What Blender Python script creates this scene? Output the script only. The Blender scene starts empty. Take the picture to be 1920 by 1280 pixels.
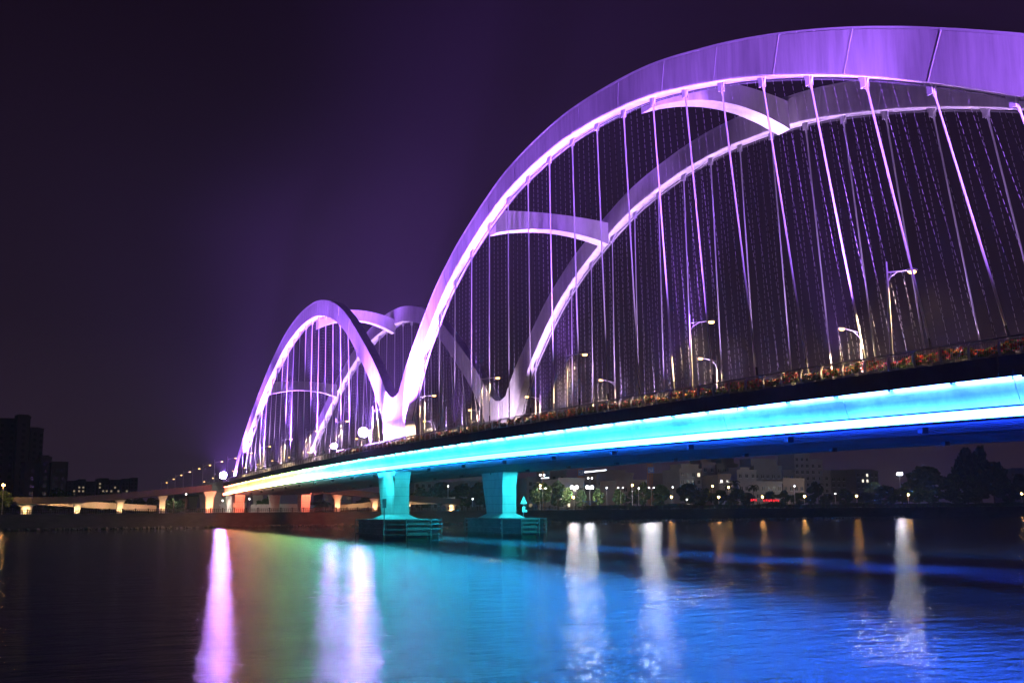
import bpy, math, random
import numpy as np
from mathutils import Vector, Matrix

random.seed(7)
rng = np.random.default_rng(11)
scene = bpy.context.scene
COL = scene.collection

# ------------------------------------------------------------------ camera
# x runs along the bridge (towards the right bank side), y across it (away from us), z up from the water
CAM = Vector((123.169656, -59.362734, 4.437688))
PSI, PITCH, ROLL, FPX = -1.159191, 0.149102, -0.006696, 2070.913
fw = Vector((math.sin(PSI) * math.cos(PITCH), math.cos(PSI) * math.cos(PITCH), math.sin(PITCH)))
r0 = Vector((math.cos(PSI), -math.sin(PSI), 0.0))
u0 = r0.cross(fw)
rt = r0 * math.cos(ROLL) + u0 * math.sin(ROLL)
up = u0 * math.cos(ROLL) - r0 * math.sin(ROLL)
cam_d = bpy.data.cameras.new("camera")
cam_d.sensor_width = 36.0
cam_d.lens = FPX / 1920 * 36.0
cam_d.clip_start = 0.5
cam_d.clip_end = 6000
cam = bpy.data.objects.new("camera", cam_d)
COL.objects.link(cam)
M = Matrix.Identity(4)
for i in range(3):
    M[i][0], M[i][1], M[i][2], M[i][3] = rt[i], up[i], -fw[i], CAM[i]
cam.matrix_world = M
scene.camera = cam

# ------------------------------------------------------------------ night sky
world = bpy.data.worlds.new("World")
scene.world = world
world.use_nodes = True
wn = world.node_tree
wn.nodes.clear()
w_out = wn.nodes.new("ShaderNodeOutputWorld")
w_bg = wn.nodes.new("ShaderNodeBackground")
w_tc = wn.nodes.new("ShaderNodeTexCoord")
w_sep = wn.nodes.new("ShaderNodeSeparateXYZ")
w_ramp = wn.nodes.new("ShaderNodeValToRGB")
w_ramp.color_ramp.elements[0].position = 0.0
w_ramp.color_ramp.elements[0].color = (0.026, 0.015, 0.029, 1)
w_ramp.color_ramp.elements[1].position = 0.55
w_ramp.color_ramp.elements[1].color = (0.0042, 0.0014, 0.0052, 1)
e = w_ramp.color_ramp.elements.new(0.16)
e.color = (0.0135, 0.0070, 0.0160, 1)
wn.links.new(w_tc.outputs["Generated"], w_sep.inputs[0])
wn.links.new(w_sep.outputs["Z"], w_ramp.inputs[0])
wn.links.new(w_ramp.outputs[0], w_bg.inputs[0])
w_bg.inputs[1].default_value = 1.0
wn.links.new(w_bg.outputs[0], w_out.inputs[0])

scene.view_settings.view_transform = 'Standard'
scene.view_settings.look = 'None'
scene.view_settings.exposure = 0.0
scene.view_settings.gamma = 1.0
scene.view_settings.use_curve_mapping = False
scene.cycles.use_denoising = True
scene.cycles.max_bounces = 5
scene.cycles.diffuse_bounces = 2
scene.cycles.glossy_bounces = 3
scene.cycles.transmission_bounces = 2
scene.cycles.volume_bounces = 0
scene.cycles.sample_clamp_indirect = 6.0
scene.cycles.volume_step_rate = 4.0
scene.cycles.volume_max_steps = 64
scene.cycles.caustics_reflective = False
scene.cycles.caustics_refractive = False


# ------------------------------------------------------------------ helpers
class MB:
    """collects primitives; build() links them as ONE mesh object"""

    def __init__(self):
        self.v, self.f, self.m = [], [], []

    def add(self, verts, faces, mi=0):
        b = len(self.v)
        self.v += [tuple(p) for p in verts]
        self.f += [tuple(b + i for i in f) for f in faces]
        self.m += [mi] * len(faces)

    def box(self, x0, x1, y0, y1, z0, z1, mi=0):
        self.add([(x0, y0, z0), (x1, y0, z0), (x1, y1, z0), (x0, y1, z0), (x0, y0, z1), (x1, y0, z1), (x1, y1, z1), (x0, y1, z1)],
                 [(0, 3, 2, 1), (4, 5, 6, 7), (0, 1, 5, 4), (1, 2, 6, 5), (2, 3, 7, 6), (3, 0, 4, 7)], mi)

    def frustum(self, b, t, z0, z1, mi=0):
        """b, t: lists of (x,y), same length"""
        n = len(b)
        v = [(x, y, z0) for x, y in b] + [(x, y, z1) for x, y in t]
        f = [tuple(range(n - 1, -1, -1)), tuple(range(n, 2 * n))]
        f += [(i, (i + 1) % n, n + (i + 1) % n, n + i) for i in range(n)]
        self.add(v, f, mi)

    def tube(self, pts, r, n=6, mi=0, cap=True):
        pts = [Vector(p) for p in pts]
        rs = r if isinstance(r, (list, tuple)) else [r] * len(pts)
        v, f = [], []
        for i, p in enumerate(pts):
            d = (pts[min(i + 1, len(pts) - 1)] - pts[max(i - 1, 0)]).normalized()
            a = d.cross(Vector((0, 0, 1)))
            if a.length < 1e-3:
                a = d.cross(Vector((1, 0, 0)))
            a.normalize()
            b = d.cross(a)
            for k in range(n):
                th = 2 * math.pi * k / n
                v.append(p + (a * math.cos(th) + b * math.sin(th)) * rs[i])
        for i in range(len(pts) - 1):
            for k in range(n):
                f.append((i * n + k, i * n + (k + 1) % n, (i + 1) * n + (k + 1) % n, (i + 1) * n + k))
        if cap:
            f.append(tuple(range(n - 1, -1, -1)))
            f.append(tuple((len(pts) - 1) * n + k for k in range(n)))
        self.add(v, f, mi)

    def loft(self, rings, mi=0, caps=True):
        """rings: list of closed rings of equal length"""
        n = len(rings[0])
        v = [p for r_ in rings for p in r_]
        f = []
        for i in range(len(rings) - 1):
            for k in range(n):
                f.append((i * n + k, i * n + (k + 1) % n, (i + 1) * n + (k + 1) % n, (i + 1) * n + k))
        if caps:
            f.append(tuple(range(n - 1, -1, -1)))
            f.append(tuple((len(rings) - 1) * n + k for k in range(n)))
        self.add(v, f, mi)

    def ball(self, c, rx, ry=None, rz=None, mi=0, n=8, m=5):
        ry = ry or rx
        rz = rz or rx
        rings = []
        for j in range(1, m):
            ph = math.pi * j / m
            rings.append([(c[0] + rx * math.sin(ph) * math.cos(2 * math.pi * k / n), c[1] + ry * math.sin(ph) * math.sin(2 * math.pi * k / n), c[2] + rz * math.cos(ph)) for k in range(n)])
        self.loft(rings, mi)

    def quad(self, c, a, b, mi=0):
        c, a, b = Vector(c), Vector(a), Vector(b)
        self.add([c - a - b, c + a - b, c + a + b, c - a + b], [(0, 1, 2, 3)], mi)

    def mesh(self, name, mats):
        me = bpy.data.meshes.new(name)
        me.from_pydata(self.v, [], self.f)
        for m_ in (mats if isinstance(mats, (list, tuple)) else [mats]):
            me.materials.append(m_)
        if max(self.m or [0]) > 0:
            me.polygons.foreach_set("material_index", self.m)
        me.update()
        return me

    def build(self, name, mats, parent=None, smooth=False):
        me = self.mesh(name, mats)
        if smooth:
            me.polygons.foreach_set("use_smooth", [True] * len(me.polygons))
        return link(name, me, parent)


def link(name, data, parent=None, loc=None, rot=None, scale=None):
    o = bpy.data.objects.new(name, data)
    COL.objects.link(o)
    if parent:
        o.parent = parent
    if loc is not None:
        o.location = loc
    if rot is not None:
        o.rotation_euler = rot
    if scale is not None:
        o.scale = scale
    return o


def tag(o, label=None, cat=None, group=None, kind=None):
    if label:
        o["label"] = label
    if cat:
        o["category"] = cat
    if group:
        o["group"] = group
    if kind:
        o["kind"] = kind
    return o


def empty(name, loc=(0, 0, 0), label=None, cat=None, group=None, rz=0.0):
    o = bpy.data.objects.new(name, None)
    COL.objects.link(o)
    o.location = loc
    o.rotation_euler = (0, 0, rz)
    return tag(o, label, cat, group)


def mat(name, col, rough=0.6, metal=0.0, emit=None, es=0.0, noise=0.0, nscale=1.0, bump=0.0, stretch=(1, 1, 1), spec=0.5):
    m = bpy.data.materials.new(name)
    m.use_nodes = True
    nt = m.node_tree
    p = nt.nodes["Principled BSDF"]
    p.inputs["Base Color"].default_value = (*col, 1)
    p.inputs["Roughness"].default_value = rough
    p.inputs["Metallic"].default_value = metal
    p.inputs["Specular IOR Level"].default_value = spec
    if emit:
        p.inputs["Emission Color"].default_value = (*emit, 1)
        p.inputs["Emission Strength"].default_value = es
    if noise or bump:
        tc = nt.nodes.new("ShaderNodeTexCoord")
        mp = nt.nodes.new("ShaderNodeMapping")
        mp.inputs["Scale"].default_value = stretch
        nz = nt.nodes.new("ShaderNodeTexNoise")
        nz.inputs["Scale"].default_value = nscale
        nz.inputs["Detail"].default_value = 6
        nz.inputs["Roughness"].default_value = 0.65
        nt.links.new(tc.outputs["Object"], mp.inputs[0])
        nt.links.new(mp.outputs[0], nz.inputs["Vector"])
        if noise:
            rp = nt.nodes.new("ShaderNodeValToRGB")
            rp.color_ramp.elements[0].position = 0.3
            rp.color_ramp.elements[1].position = 0.7
            rp.color_ramp.elements[0].color = tuple(c * (1 - noise) for c in col) + (1,)
            rp.color_ramp.elements[1].color = tuple(min(1, c * (1 + noise * 0.5)) for c in col) + (1,)
            nt.links.new(nz.outputs["Fac"], rp.inputs[0])
            nt.links.new(rp.outputs[0], p.inputs["Base Color"])
        if bump:
            bp = nt.nodes.new("ShaderNodeBump")
            bp.inputs["Strength"].default_value = bump
            bp.inputs["Distance"].default_value = 0.05
            nt.links.new(nz.outputs["Fac"], bp.inputs["Height"])
            nt.links.new(bp.outputs[0], p.inputs["Normal"])
    return m


def glow(name, col, s):
    m = bpy.data.materials.new(name)
    m.use_nodes = True
    nt = m.node_tree
    nt.nodes.clear()
    o = nt.nodes.new("ShaderNodeOutputMaterial")
    em = nt.nodes.new("ShaderNodeEmission")
    em.inputs[0].default_value = (*col, 1)
    em.inputs[1].default_value = s
    nt.links.new(em.outputs[0], o.inputs[0])
    return m


def spot(name, loc, aim, col, power, angle=60, blend=0.6, radius=0.25, parent=None):
    d = bpy.data.lights.new(name, 'SPOT')
    d.color = col
    d.energy = power
    d.spot_size = math.radians(angle)
    d.spot_blend = blend
    d.shadow_soft_size = radius
    o = bpy.data.objects.new(name, d)
    COL.objects.link(o)
    v = (Vector(aim) - Vector(loc)).normalized()
    o.rotation_euler = v.to_track_quat('-Z', 'Y').to_euler()
    if parent:
        o.parent = parent
        o.location = Vector(loc) - parent.location
    else:
        o.location = loc
    return o


def point(name, loc, col, power, radius=0.3, parent=None):
    d = bpy.data.lights.new(name, 'POINT')
    d.color = col
    d.energy = power
    d.shadow_soft_size = radius
    o = bpy.data.objects.new(name, d)
    COL.objects.link(o)
    o.location = Vector(loc) - (parent.location if parent else Vector((0, 0, 0)))
    if parent:
        o.parent = parent
    return o


# --- survey of the far bank: a bearing in the photograph and a distance behind the quay edge give a place on the ground
def bank_x(y):
    return -160.0 - 0.11 * (y + 40.0)


def bearing(px, py=950.0):
    return fw + rt * ((px - 960) / FPX) - up * ((py - 640) / FPX)


def ground(px, back=0.0):
    d = bearing(px)
    k = (-164.4 - back * 1.006 - CAM.x - 0.11 * CAM.y) / (d.x + 0.11 * d.y)
    return Vector((CAM.x + k * d.x, CAM.y + k * d.y, 0.0)), k


def height(px, py, k):
    d = bearing(px, py)
    d2 = bearing(px)
    kk = k * d2.xy.length / d.xy.length
    return CAM.z + kk * d.z


BANK_Z = 3.6
M_PER = 1.0 / FPX

# ------------------------------------------------------------------ materials
PAINT = mat("arch_paint", (0.70, 0.69, 0.70), 0.38, noise=0.26, nscale=0.7, stretch=(2.2, 1, 0.22), bump=0.04)
PAINT_PLAIN = mat("white_metal", (0.68, 0.68, 0.7), 0.4)
STEEL = mat("dark_steel", (0.10, 0.10, 0.11), 0.45, 0.6)
BLUEDK = mat("dark_trim", (0.03, 0.03, 0.04), 0.6)
GREY = mat("grey_metal", (0.32, 0.32, 0.34), 0.45, 0.3)
CABLE = mat("hanger_sheath", (0.72, 0.72, 0.74), 0.35)
FASCIA = mat("fascia_concrete", (0.14, 0.14, 0.15), 0.7, noise=0.25, nscale=0.6, bump=0.05)
PANEL = mat("girder_panel_paint", (0.78, 0.79, 0.80), 0.45, noise=0.5, nscale=0.22, stretch=(1.0, 1, 1.3))  # blotches: stains, plus uneven lamp hot spots put into the colour
SOFFIT = mat("soffit_paint", (0.20, 0.21, 0.23), 0.55, noise=0.3, nscale=0.35)
CONC = mat("pier_concrete", (0.46, 0.46, 0.45), 0.75, noise=0.32, nscale=0.5, stretch=(1, 1, 0.4), bump=0.06)
FENDER = mat("fender_steel", (0.16, 0.17, 0.17), 0.6, 0.2, noise=0.45, nscale=0.5, bump=0.15)
ASPHALT = mat("asphalt", (0.05, 0.05, 0.05), 0.85, noise=0.3, nscale=2.0)
QUAY = mat("quay_stone", (0.055, 0.044, 0.042), 0.85, noise=0.5, nscale=0.35, bump=0.3, stretch=(1, 1, 2.5))
GROUND = mat("ground_earth", (0.07, 0.065, 0.05), 0.95, noise=0.4, nscale=0.1)
ROCK = mat("rubble_rock", (0.09, 0.08, 0.075), 0.9, noise=0.5, nscale=1.5)
RAMP_DIM = mat("ramp_dimmed_concrete", (0.10, 0.08, 0.095), 0.7, noise=0.2, nscale=0.4)  # darker copy of the ramp concrete; weak lighting put into the colour
RAMP = mat("ramp_concrete", (0.50, 0.46, 0.42), 0.7, noise=0.15, nscale=0.4)
BARK = mat("bark", (0.10, 0.075, 0.055), 0.9)
LEAF = mat("leaf_green", (0.055, 0.10, 0.03), 0.6)
LEAF_D = mat("leaf_dark", (0.03, 0.055, 0.025), 0.6)
LEAF_L = mat("leaf_light", (0.09, 0.14, 0.04), 0.6)
BLD_A = mat("pale_render", (0.42, 0.38, 0.37), 0.85, noise=0.2, nscale=0.1)
BLD_B = mat("pink_render", (0.36, 0.27, 0.25), 0.85, noise=0.2, nscale=0.1)
BLD_C = mat("grey_render", (0.22, 0.21, 0.23), 0.85, noise=0.2, nscale=0.1)
BLD_T = mat("tower_render", (0.12, 0.10, 0.11), 0.85, noise=0.2, nscale=0.05)
GLASS = mat("window_glass", (0.02, 0.02, 0.025), 0.15)
LITWIN = glow("lit_window", (1.0, 0.86, 0.62), 1.6)
LITWIN_FAR = glow("far_lit_window", (1.0, 0.78, 0.5), 0.3)
WARM = glow("sodium_bulb", (1.0, 0.52, 0.17), 7)
WARM_FAR = glow("amber_bulb", (1.0, 0.46, 0.12), 150)
COOL = glow("white_bulb", (1.0, 0.95, 0.9), 14)
COOL_S = glow("white_bulb_small", (1.0, 0.95, 0.9), 7)
FLOODW = glow("white_flood_lens", (0.92, 0.92, 1.0), 300)
PURP = glow("violet_flood_lens", (0.48, 0.25, 1.0), 950)
PALEV = glow("pale_violet_flood_lens", (0.50, 0.28, 1.0), 640)
REDSIGN = glow("red_neon", (1.0, 0.03, 0.05), 1.5)
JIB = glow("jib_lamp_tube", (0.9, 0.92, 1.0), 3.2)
ORANGE = mat("crane_orange", (0.55, 0.20, 0.04), 0.6)
BLUE = mat("blue_sign_paint", (0.05, 0.16, 0.5), 0.5)
WHITE = mat("white_paint", (0.78, 0.78, 0.78), 0.5)
FL_R = mat("flower_red", (0.62, 0.05, 0.05), 0.6)
FL_O = mat("flower_orange", (0.65, 0.20, 0.05), 0.6)
FL_P = mat("flower_pink", (0.62, 0.08, 0.28), 0.6)
FL_W = mat("flower_white", (0.7, 0.65, 0.6), 0.6)


def band_joint(mt, step, width, dark, dist):
    """recessed pour joints every few decimetres of height"""
    nt = mt.node_tree
    p = nt.nodes["Principled BSDF"]
    tc = nt.nodes.new("ShaderNodeTexCoord")
    sp = nt.nodes.new("ShaderNodeSeparateXYZ")
    dv = nt.nodes.new("ShaderNodeMath")
    dv.operation = 'DIVIDE'
    dv.inputs[1].default_value = step
    fr = nt.nodes.new("ShaderNodeMath")
    fr.operation = 'FRACT'
    gt = nt.nodes.new("ShaderNodeMath")
    gt.operation = 'GREATER_THAN'
    gt.inputs[1].default_value = 1 - width / step
    mx = nt.nodes.new("ShaderNodeMix")
    mx.data_type = 'RGBA'
    mx.blend_type = 'MULTIPLY'
    mx.inputs["B"].default_value = (dark, dark, dark, 1)
    src = p.inputs["Base Color"].links[0].from_socket
    nt.links.new(tc.outputs["Object"], sp.inputs[0])
    nt.links.new(sp.outputs["Z"], dv.inputs[0])
    nt.links.new(dv.outputs[0], fr.inputs[0])
    nt.links.new(fr.outputs[0], gt.inputs[0])
    nt.links.new(gt.outputs[0], mx.inputs["Factor"])
    nt.links.new(src, mx.inputs["A"])
    nt.links.new(mx.outputs["Result"], p.inputs["Base Color"])


def tide_mark(mt, z0, z1, col):
    """weed and slime left below the high water line"""
    nt = mt.node_tree
    p = nt.nodes["Principled BSDF"]
    tc = nt.nodes.new("ShaderNodeTexCoord")
    sp = nt.nodes.new("ShaderNodeSeparateXYZ")
    nz = nt.nodes.new("ShaderNodeTexNoise")
    nz.inputs["Scale"].default_value = 1.3
    ad = nt.nodes.new("ShaderNodeMath")
    ad.operation = 'MULTIPLY_ADD'
    ad.inputs[1].default_value = 0.7
    mr = nt.nodes.new("ShaderNodeMapRange")
    mr.inputs["From Min"].default_value = z1 + 0.35
    mr.inputs["From Max"].default_value = z0 + 0.35
    mx = nt.nodes.new("ShaderNodeMix")
    mx.data_type = 'RGBA'
    mx.inputs["B"].default_value = (*col, 1)
    src = p.inputs["Base Color"].links[0].from_socket
    nt.links.new(tc.outputs["Object"], sp.inputs[0])
    nt.links.new(tc.outputs["Object"], nz.inputs["Vector"])
    nt.links.new(nz.outputs["Fac"], ad.inputs[0])
    nt.links.new(sp.outputs["Z"], ad.inputs[2])
    nt.links.new(ad.outputs[0], mr.inputs["Value"])
    nt.links.new(mr.outputs[0], mx.inputs["Factor"])
    nt.links.new(src, mx.inputs["A"])
    nt.links.new(mx.outputs["Result"], p.inputs["Base Color"])


band_joint(CONC, 1.25, 0.05, 0.55, 0.03)
tide_mark(FENDER, 0.3, 1.0, (0.03, 0.045, 0.025))
tide_mark(CONC, 0.3, 1.0, (0.05, 0.06, 0.035))


def thin_leaf(mt, share=0.45):
    """leaves and petals let light through"""
    nt = mt.node_tree
    p = nt.nodes["Principled BSDF"]
    out = next(n for n in nt.nodes if n.type == 'OUTPUT_MATERIAL')
    tr = nt.nodes.new("ShaderNodeBsdfTranslucent")
    tr.inputs[0].default_value = p.inputs["Base Color"].default_value
    mx = nt.nodes.new("ShaderNodeMixShader")
    mx.inputs[0].default_value = share
    nt.links.new(p.outputs[0], mx.inputs[1])
    nt.links.new(tr.outputs[0], mx.inputs[2])
    nt.links.new(mx.outputs[0], out.inputs[0])


for m_ in (LEAF, LEAF_D, LEAF_L, FL_R, FL_O, FL_P, FL_W):
    thin_leaf(m_)


def rainbow(name, stops, strength):
    """LED light whose colour runs along the bridge (a programmed colour run of the fixtures)"""
    m = bpy.data.materials.new(name)
    m.use_nodes = True
    nt = m.node_tree
    nt.nodes.clear()
    o = nt.nodes.new("ShaderNodeOutputMaterial")
    em = nt.nodes.new("ShaderNodeEmission")
    ge = nt.nodes.new("ShaderNodeNewGeometry")
    sp = nt.nodes.new("ShaderNodeSeparateXYZ")
    mr = nt.nodes.new("ShaderNodeMapRange")
    mr.inputs["From Min"].default_value = -180
    mr.inputs["From Max"].default_value = 120
    rp = nt.nodes.new("ShaderNodeValToRGB")
    els = rp.color_ramp.elements
    for i, (s, c) in enumerate(stops):
        pos = (s + 180) / 300
        if i < 2:
            el = els[i]
            el.position = pos
        else:
            el = els.new(pos)
        el.color = (*c, 1)
    nt.links.new(ge.outputs["Position"], sp.inputs[0])
    nt.links.new(sp.outputs["X"], mr.inputs["Value"])
    nt.links.new(mr.outputs[0], rp.inputs[0])
    nt.links.new(rp.outputs[0], em.inputs[0])
    em.inputs[1].default_value = strength
    nt.links.new(em.outputs[0], o.inputs[0])
    return m


STOPS = [(-178, (0.62, 0.09, 0.05)), (100, (0.018, 0.07, 1.0)), (-158, (0.62, 0.22, 0.09)), (-125, (0.50, 0.36, 0.09)), (-95, (0.26, 0.52, 0.17)),
         (-62, (0.05, 0.60, 0.42)), (-30, (0.010, 0.62, 0.78)), (20, (0.010, 0.33, 1.0)), (65, (0.016, 0.125, 1.0))]
LED = rainbow("led_colour_run", STOPS, 76.0)
LED_TOP = rainbow("led_colour_run_upper", [(a, (c[0] + 0.05, c[1] + 0.14, c[2])) if a > -100 else (a, c) for a, c in STOPS], 210.0)


def led_colour(s):
    st = sorted(STOPS)
    xs = [a for a, _ in st]
    return tuple(float(np.interp(s, xs, [c[i] for _, c in st])) for i in range(3))


# ------------------------------------------------------------------ water, ground
m = bpy.data.materials.new("river_water")
m.use_nodes = True
nt = m.node_tree
p = nt.nodes["Principled BSDF"]
p.inputs["Base Color"].default_value = (0.03, 0.045, 0.06, 1)
p.inputs["Roughness"].default_value = 0.03
p.inputs["IOR"].default_value = 1.33
tc = nt.nodes.new("ShaderNodeTexCoord")
mp = nt.nodes.new("ShaderNodeMapping")
mp.inputs["Rotation"].default_value = (0, 0, math.radians(20))
mp.inputs["Scale"].default_value = (1.0, 0.4, 1.0)
n1 = nt.nodes.new("ShaderNodeTexNoise")
n1.inputs["Scale"].default_value = 2.4
n1.inputs["Detail"].default_value = 5
n1.inputs["Roughness"].default_value = 0.66
n2 = nt.nodes.new("ShaderNodeTexNoise")
n2.inputs["Scale"].default_value = 0.62
n2.inputs["Detail"].default_value = 3
b1 = nt.nodes.new("ShaderNodeBump")
b1.inputs["Strength"].default_value = 1.0
b1.inputs["Distance"].default_value = 0.06
b2 = nt.nodes.new("ShaderNodeBump")
b2.inputs["Strength"].default_value = 1.0
b2.inputs["Distance"].default_value = 0.135
nt.links.new(tc.outputs["Object"], mp.inputs[0])
nt.links.new(mp.outputs[0], n1.inputs["Vector"])
nt.links.new(mp.outputs[0], n2.inputs["Vector"])
nt.links.new(n1.outputs["Fac"], b1.inputs["Height"])
nt.links.new(n2.outputs["Fac"], b2.inputs["Height"])
nt.links.new(b2.outputs[0], b1.inputs["Normal"])
nt.links.new(b1.outputs[0], p.inputs["Normal"])
WATER = m
w = MB()
w.add([(-260, -880, 0), (385, -880, 0), (385, 1480, 0), (-420, 1480, 0)], [(0, 1, 2, 3)])
tag(w.build("water", WATER), kind="structure")

QY0, QY1 = -700.0, 1200.0
g = MB()
g.add([(bank_x(QY0) - 0.8, QY0, BANK_Z), (bank_x(QY1) - 0.8, QY1, BANK_Z), (-1680, 1480, BANK_Z), (-1680, -880, BANK_Z)], [(0, 3, 2, 1)][0:1])
tag(g.build("ground", GROUND), kind="structure")

quay = empty("quay_wall", (bank_x(0), 0, 0), "dark stone river wall along the whole far bank, railing on top", "wall")
q = MB()
ys = np.linspace(QY0, QY1, 120)
rings = [[(bank_x(y) + 0.5, y, -1.0), (bank_x(y), y, BANK_Z - 0.25), (bank_x(y) - 1.2, y, BANK_Z - 0.25), (bank_x(y) - 1.2, y, -1.0)] for y in ys]
q.loft([[(a - quay.location.x, b, c) for a, b, c in r_] for r_ in rings])
q.build("wall_face", QUAY, quay)
q = MB()
q.loft([[(bank_x(y) - quay.location.x + 0.15, y, BANK_Z - 0.25), (bank_x(y) - quay.location.x + 0.15, y, BANK_Z + 0.03), (bank_x(y) - quay.location.x - 1.0, y, BANK_Z + 0.03), (bank_x(y) - quay.location.x - 1.0, y, BANK_Z - 0.25)] for y in ys])
q.build("coping", QUAY, quay)
q = MB()
for z in (BANK_Z + 1.0, BANK_Z + 0.55):
    q.loft([[(bank_x(y) - quay.location.x - 0.3 + dx, y, z + dz) for dx, dz in ((-.05, -.05), (.05, -.05), (.05, .05), (-.05, .05))] for y in ys])
q.build("rail", QUAY, quay)
pm = MB()
pm.box(-0.14, 0.14, -0.14, 0.14, 0, 1.05)
pm.box(-0.19, 0.19, -0.19, 0.19, 1.05, 1.22)
pmesh = pm.mesh("rail_post", QUAY)
for y in np.arange(-86, 250, 3.0):
    link("rail_post", pmesh, quay, (bank_x(y) - quay.location.x - 0.3, y, BANK_Z + 0.03))
q = MB()
for y in np.arange(-86, 140, 0.5):
    x = bank_x(y) - quay.location.x - 0.3
    q.box(x - 0.05, x + 0.05, y - 0.06, y + 0.06, BANK_Z + 0.03, BANK_Z + 1.0)
tag(q.build("baluster", QUAY, quay), kind="stuff")
q = MB()
for i in range(900):
    y = rng.uniform(-85, 230)
    s_ = rng.uniform(0.25, 0.8)
    q.ball((bank_x(y) + rng.uniform(0.3, 2.0), y, rng.uniform(-0.1, 0.3)), s_, s_ * rng.uniform(.7, 1.3), s_ * 0.7, n=5, m=4)
tag(q.build("rubble", ROCK), "broken rocks along the foot of the far river wall", "rocks", kind="stuff")

# ------------------------------------------------------------------ the bridge
WH = 8.63          # half distance between the arch planes
pf = np.polyfit([-178, -95, -57, -28, 13.7, 41, 66, 81, 118], [11.3, 12.55, 12.95, 13.2, 13.05, 12.76, 12.42, 12.05, 11.4], 3)


def deck(s):
    return float(np.polyval(pf, s))


bridge = empty("arch_bridge", (0, 0, 0), "long white arch bridge over the river, lit violet above and rainbow blue along its side", "bridge")
S0, S1 = -177.0, 121.0


def sweep(profile, s0, s1, name, material, parent, step=6.0, smooth=False, caps=True):
    """profile of (t,z) pairs relative to the deck level, swept along the deck line"""
    b = MB()
    ns = max(2, int(abs(s1 - s0) / step) + 1)
    b.loft([[(s, t, deck(s) + z) for t, z in profile] for s in np.linspace(s0, s1, ns)], caps=caps)
    return b.build(name, material, parent, smooth)


sweep([(-WH - 2.9, 0.0), (WH + 2.9, 0.0), (WH + 2.9, -0.9), (-WH - 2.9, -0.9)], S0, S1, "deck", ASPHALT, bridge)
sweep([(-WH - 2.2, -0.95), (WH + 2.2, -0.95), (WH + 2.2, -3.05), (-WH - 2.2, -3.05)], S0, S1, "box_girder", SOFFIT, bridge)
for sg in (-1, 1):
    T = lambda o: sg * (WH + o)
    for i in range(36):
        a, b_ = S0 + (S1 - S0) * i / 36, S0 + (S1 - S0) * (i + 1) / 36 - 0.035
        sweep([(T(2.9), 0.08), (T(3.22), 0.08), (T(3.22), -0.95), (T(2.9), -0.95)][::sg], a, b_, "edge_beam", FASCIA, bridge)
        if i % 3 == 1:
            b = MB()
            b.tube([(a + 1.0, T(3.2), deck(a) - 0.75), (a + 1.0, T(3.34), deck(a) - 0.8), (a + 1.0, T(3.34), deck(a) - 1.25)], 0.05, 6)
            b.build("drain_spout", STEEL, bridge)
    sweep([(T(3.18), -0.94), (T(3.24), -0.94), (T(3.24), -1.05), (T(3.18), -1.05)][::sg], S0, S1, "led_screen_lip", FASCIA, bridge)  # added lip that hides the upper LED line from view
    # lower ledge holding the lamps, upper tray
    sweep([(T(2.21), -3.06), (T(3.02), -3.16), (T(3.26), -3.16), (T(3.26), -3.22), (T(2.21), -3.22)][::sg], S0, S1, "lamp_ledge", FASCIA, bridge)
    sweep([(T(3.20), -2.56), (T(3.27), -2.56), (T(3.27), -2.66), (T(3.20), -2.66)][::sg], S0, S1, "trim_rail", BLUEDK, bridge)
    nl = 22
    for i in range(nl):
        a, b_ = S0 + 0.3 + (S1 - S0 - 0.3) * i / nl, S0 + 0.3 + (S1 - S0 - 0.3) * (i + 1) / nl - 0.04
        sweep([(T(3.02), -2.66), (T(3.20), -2.66), (T(3.24), -2.9), (T(3.20), -3.14), (T(3.02), -3.14)][::sg], a, b_, "led_bar", LED, bridge)
        # curved lit cladding between the edge beam and the lamp bar
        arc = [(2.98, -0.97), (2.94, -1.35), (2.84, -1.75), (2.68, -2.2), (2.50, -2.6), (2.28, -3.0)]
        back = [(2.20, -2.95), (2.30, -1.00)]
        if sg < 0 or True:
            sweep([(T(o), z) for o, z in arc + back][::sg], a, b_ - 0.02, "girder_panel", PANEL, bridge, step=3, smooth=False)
    nt_ = 60
    q = MB()
    for i in range(nt_):
        a = S0 + 0.5 + (S1 - S0 - 0.5) * i / nt_
        b_ = a + (S1 - S0) / nt_ - 0.35
        q.loft([[(s, T(o), deck(s) + z) for o, z in [(3.04, -0.97), (3.15, -0.97), (3.15, -1.03), (3.04, -1.03)][::sg]] for s in (a, b_)])
    q.build("led_line", LED_TOP, bridge)
    q = MB()
    for i in range(nt_ + 1):
        a = S0 + 0.5 + (S1 - S0 - 0.5) * i / nt_ - 0.17
        q.box(a - 0.1, a + 0.1, min(T(3.0), T(3.2)), max(T(3.0), T(3.2)), deck(a) - 1.14, deck(a) - 0.95)
    tag(q.build("lamp_clip", STEEL, bridge), kind="stuff")
sweep([(-2.45, -3.17), (-1.95, -3.17), (-1.95, -3.23), (-2.45, -3.23)][::-1], -160, S1, "lamp_channel", STEEL, bridge)
# soffit slats, one long strip each
for t in np.linspace(-WH - 1.3, WH + 1.3, 15):
    sweep([(t - 0.3, -3.05), (t + 0.3, -3.05), (t + 0.3, -3.17), (t - 0.3, -3.17)][::-1], S0 + 0.2, S1, "soffit_slat", SOFFIT, bridge)
for s in np.arange(-160, 118, 13.5):
    for sg in (-1, 1):
        b = MB()
        t = sg * (WH - 1.0)
        b.box(s - 0.2, s + 0.2, t - 0.25, t + 0.25, deck(s) - 3.5, deck(s) - 3.05)
        b.build("soffit_bracket", STEEL, bridge)


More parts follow.
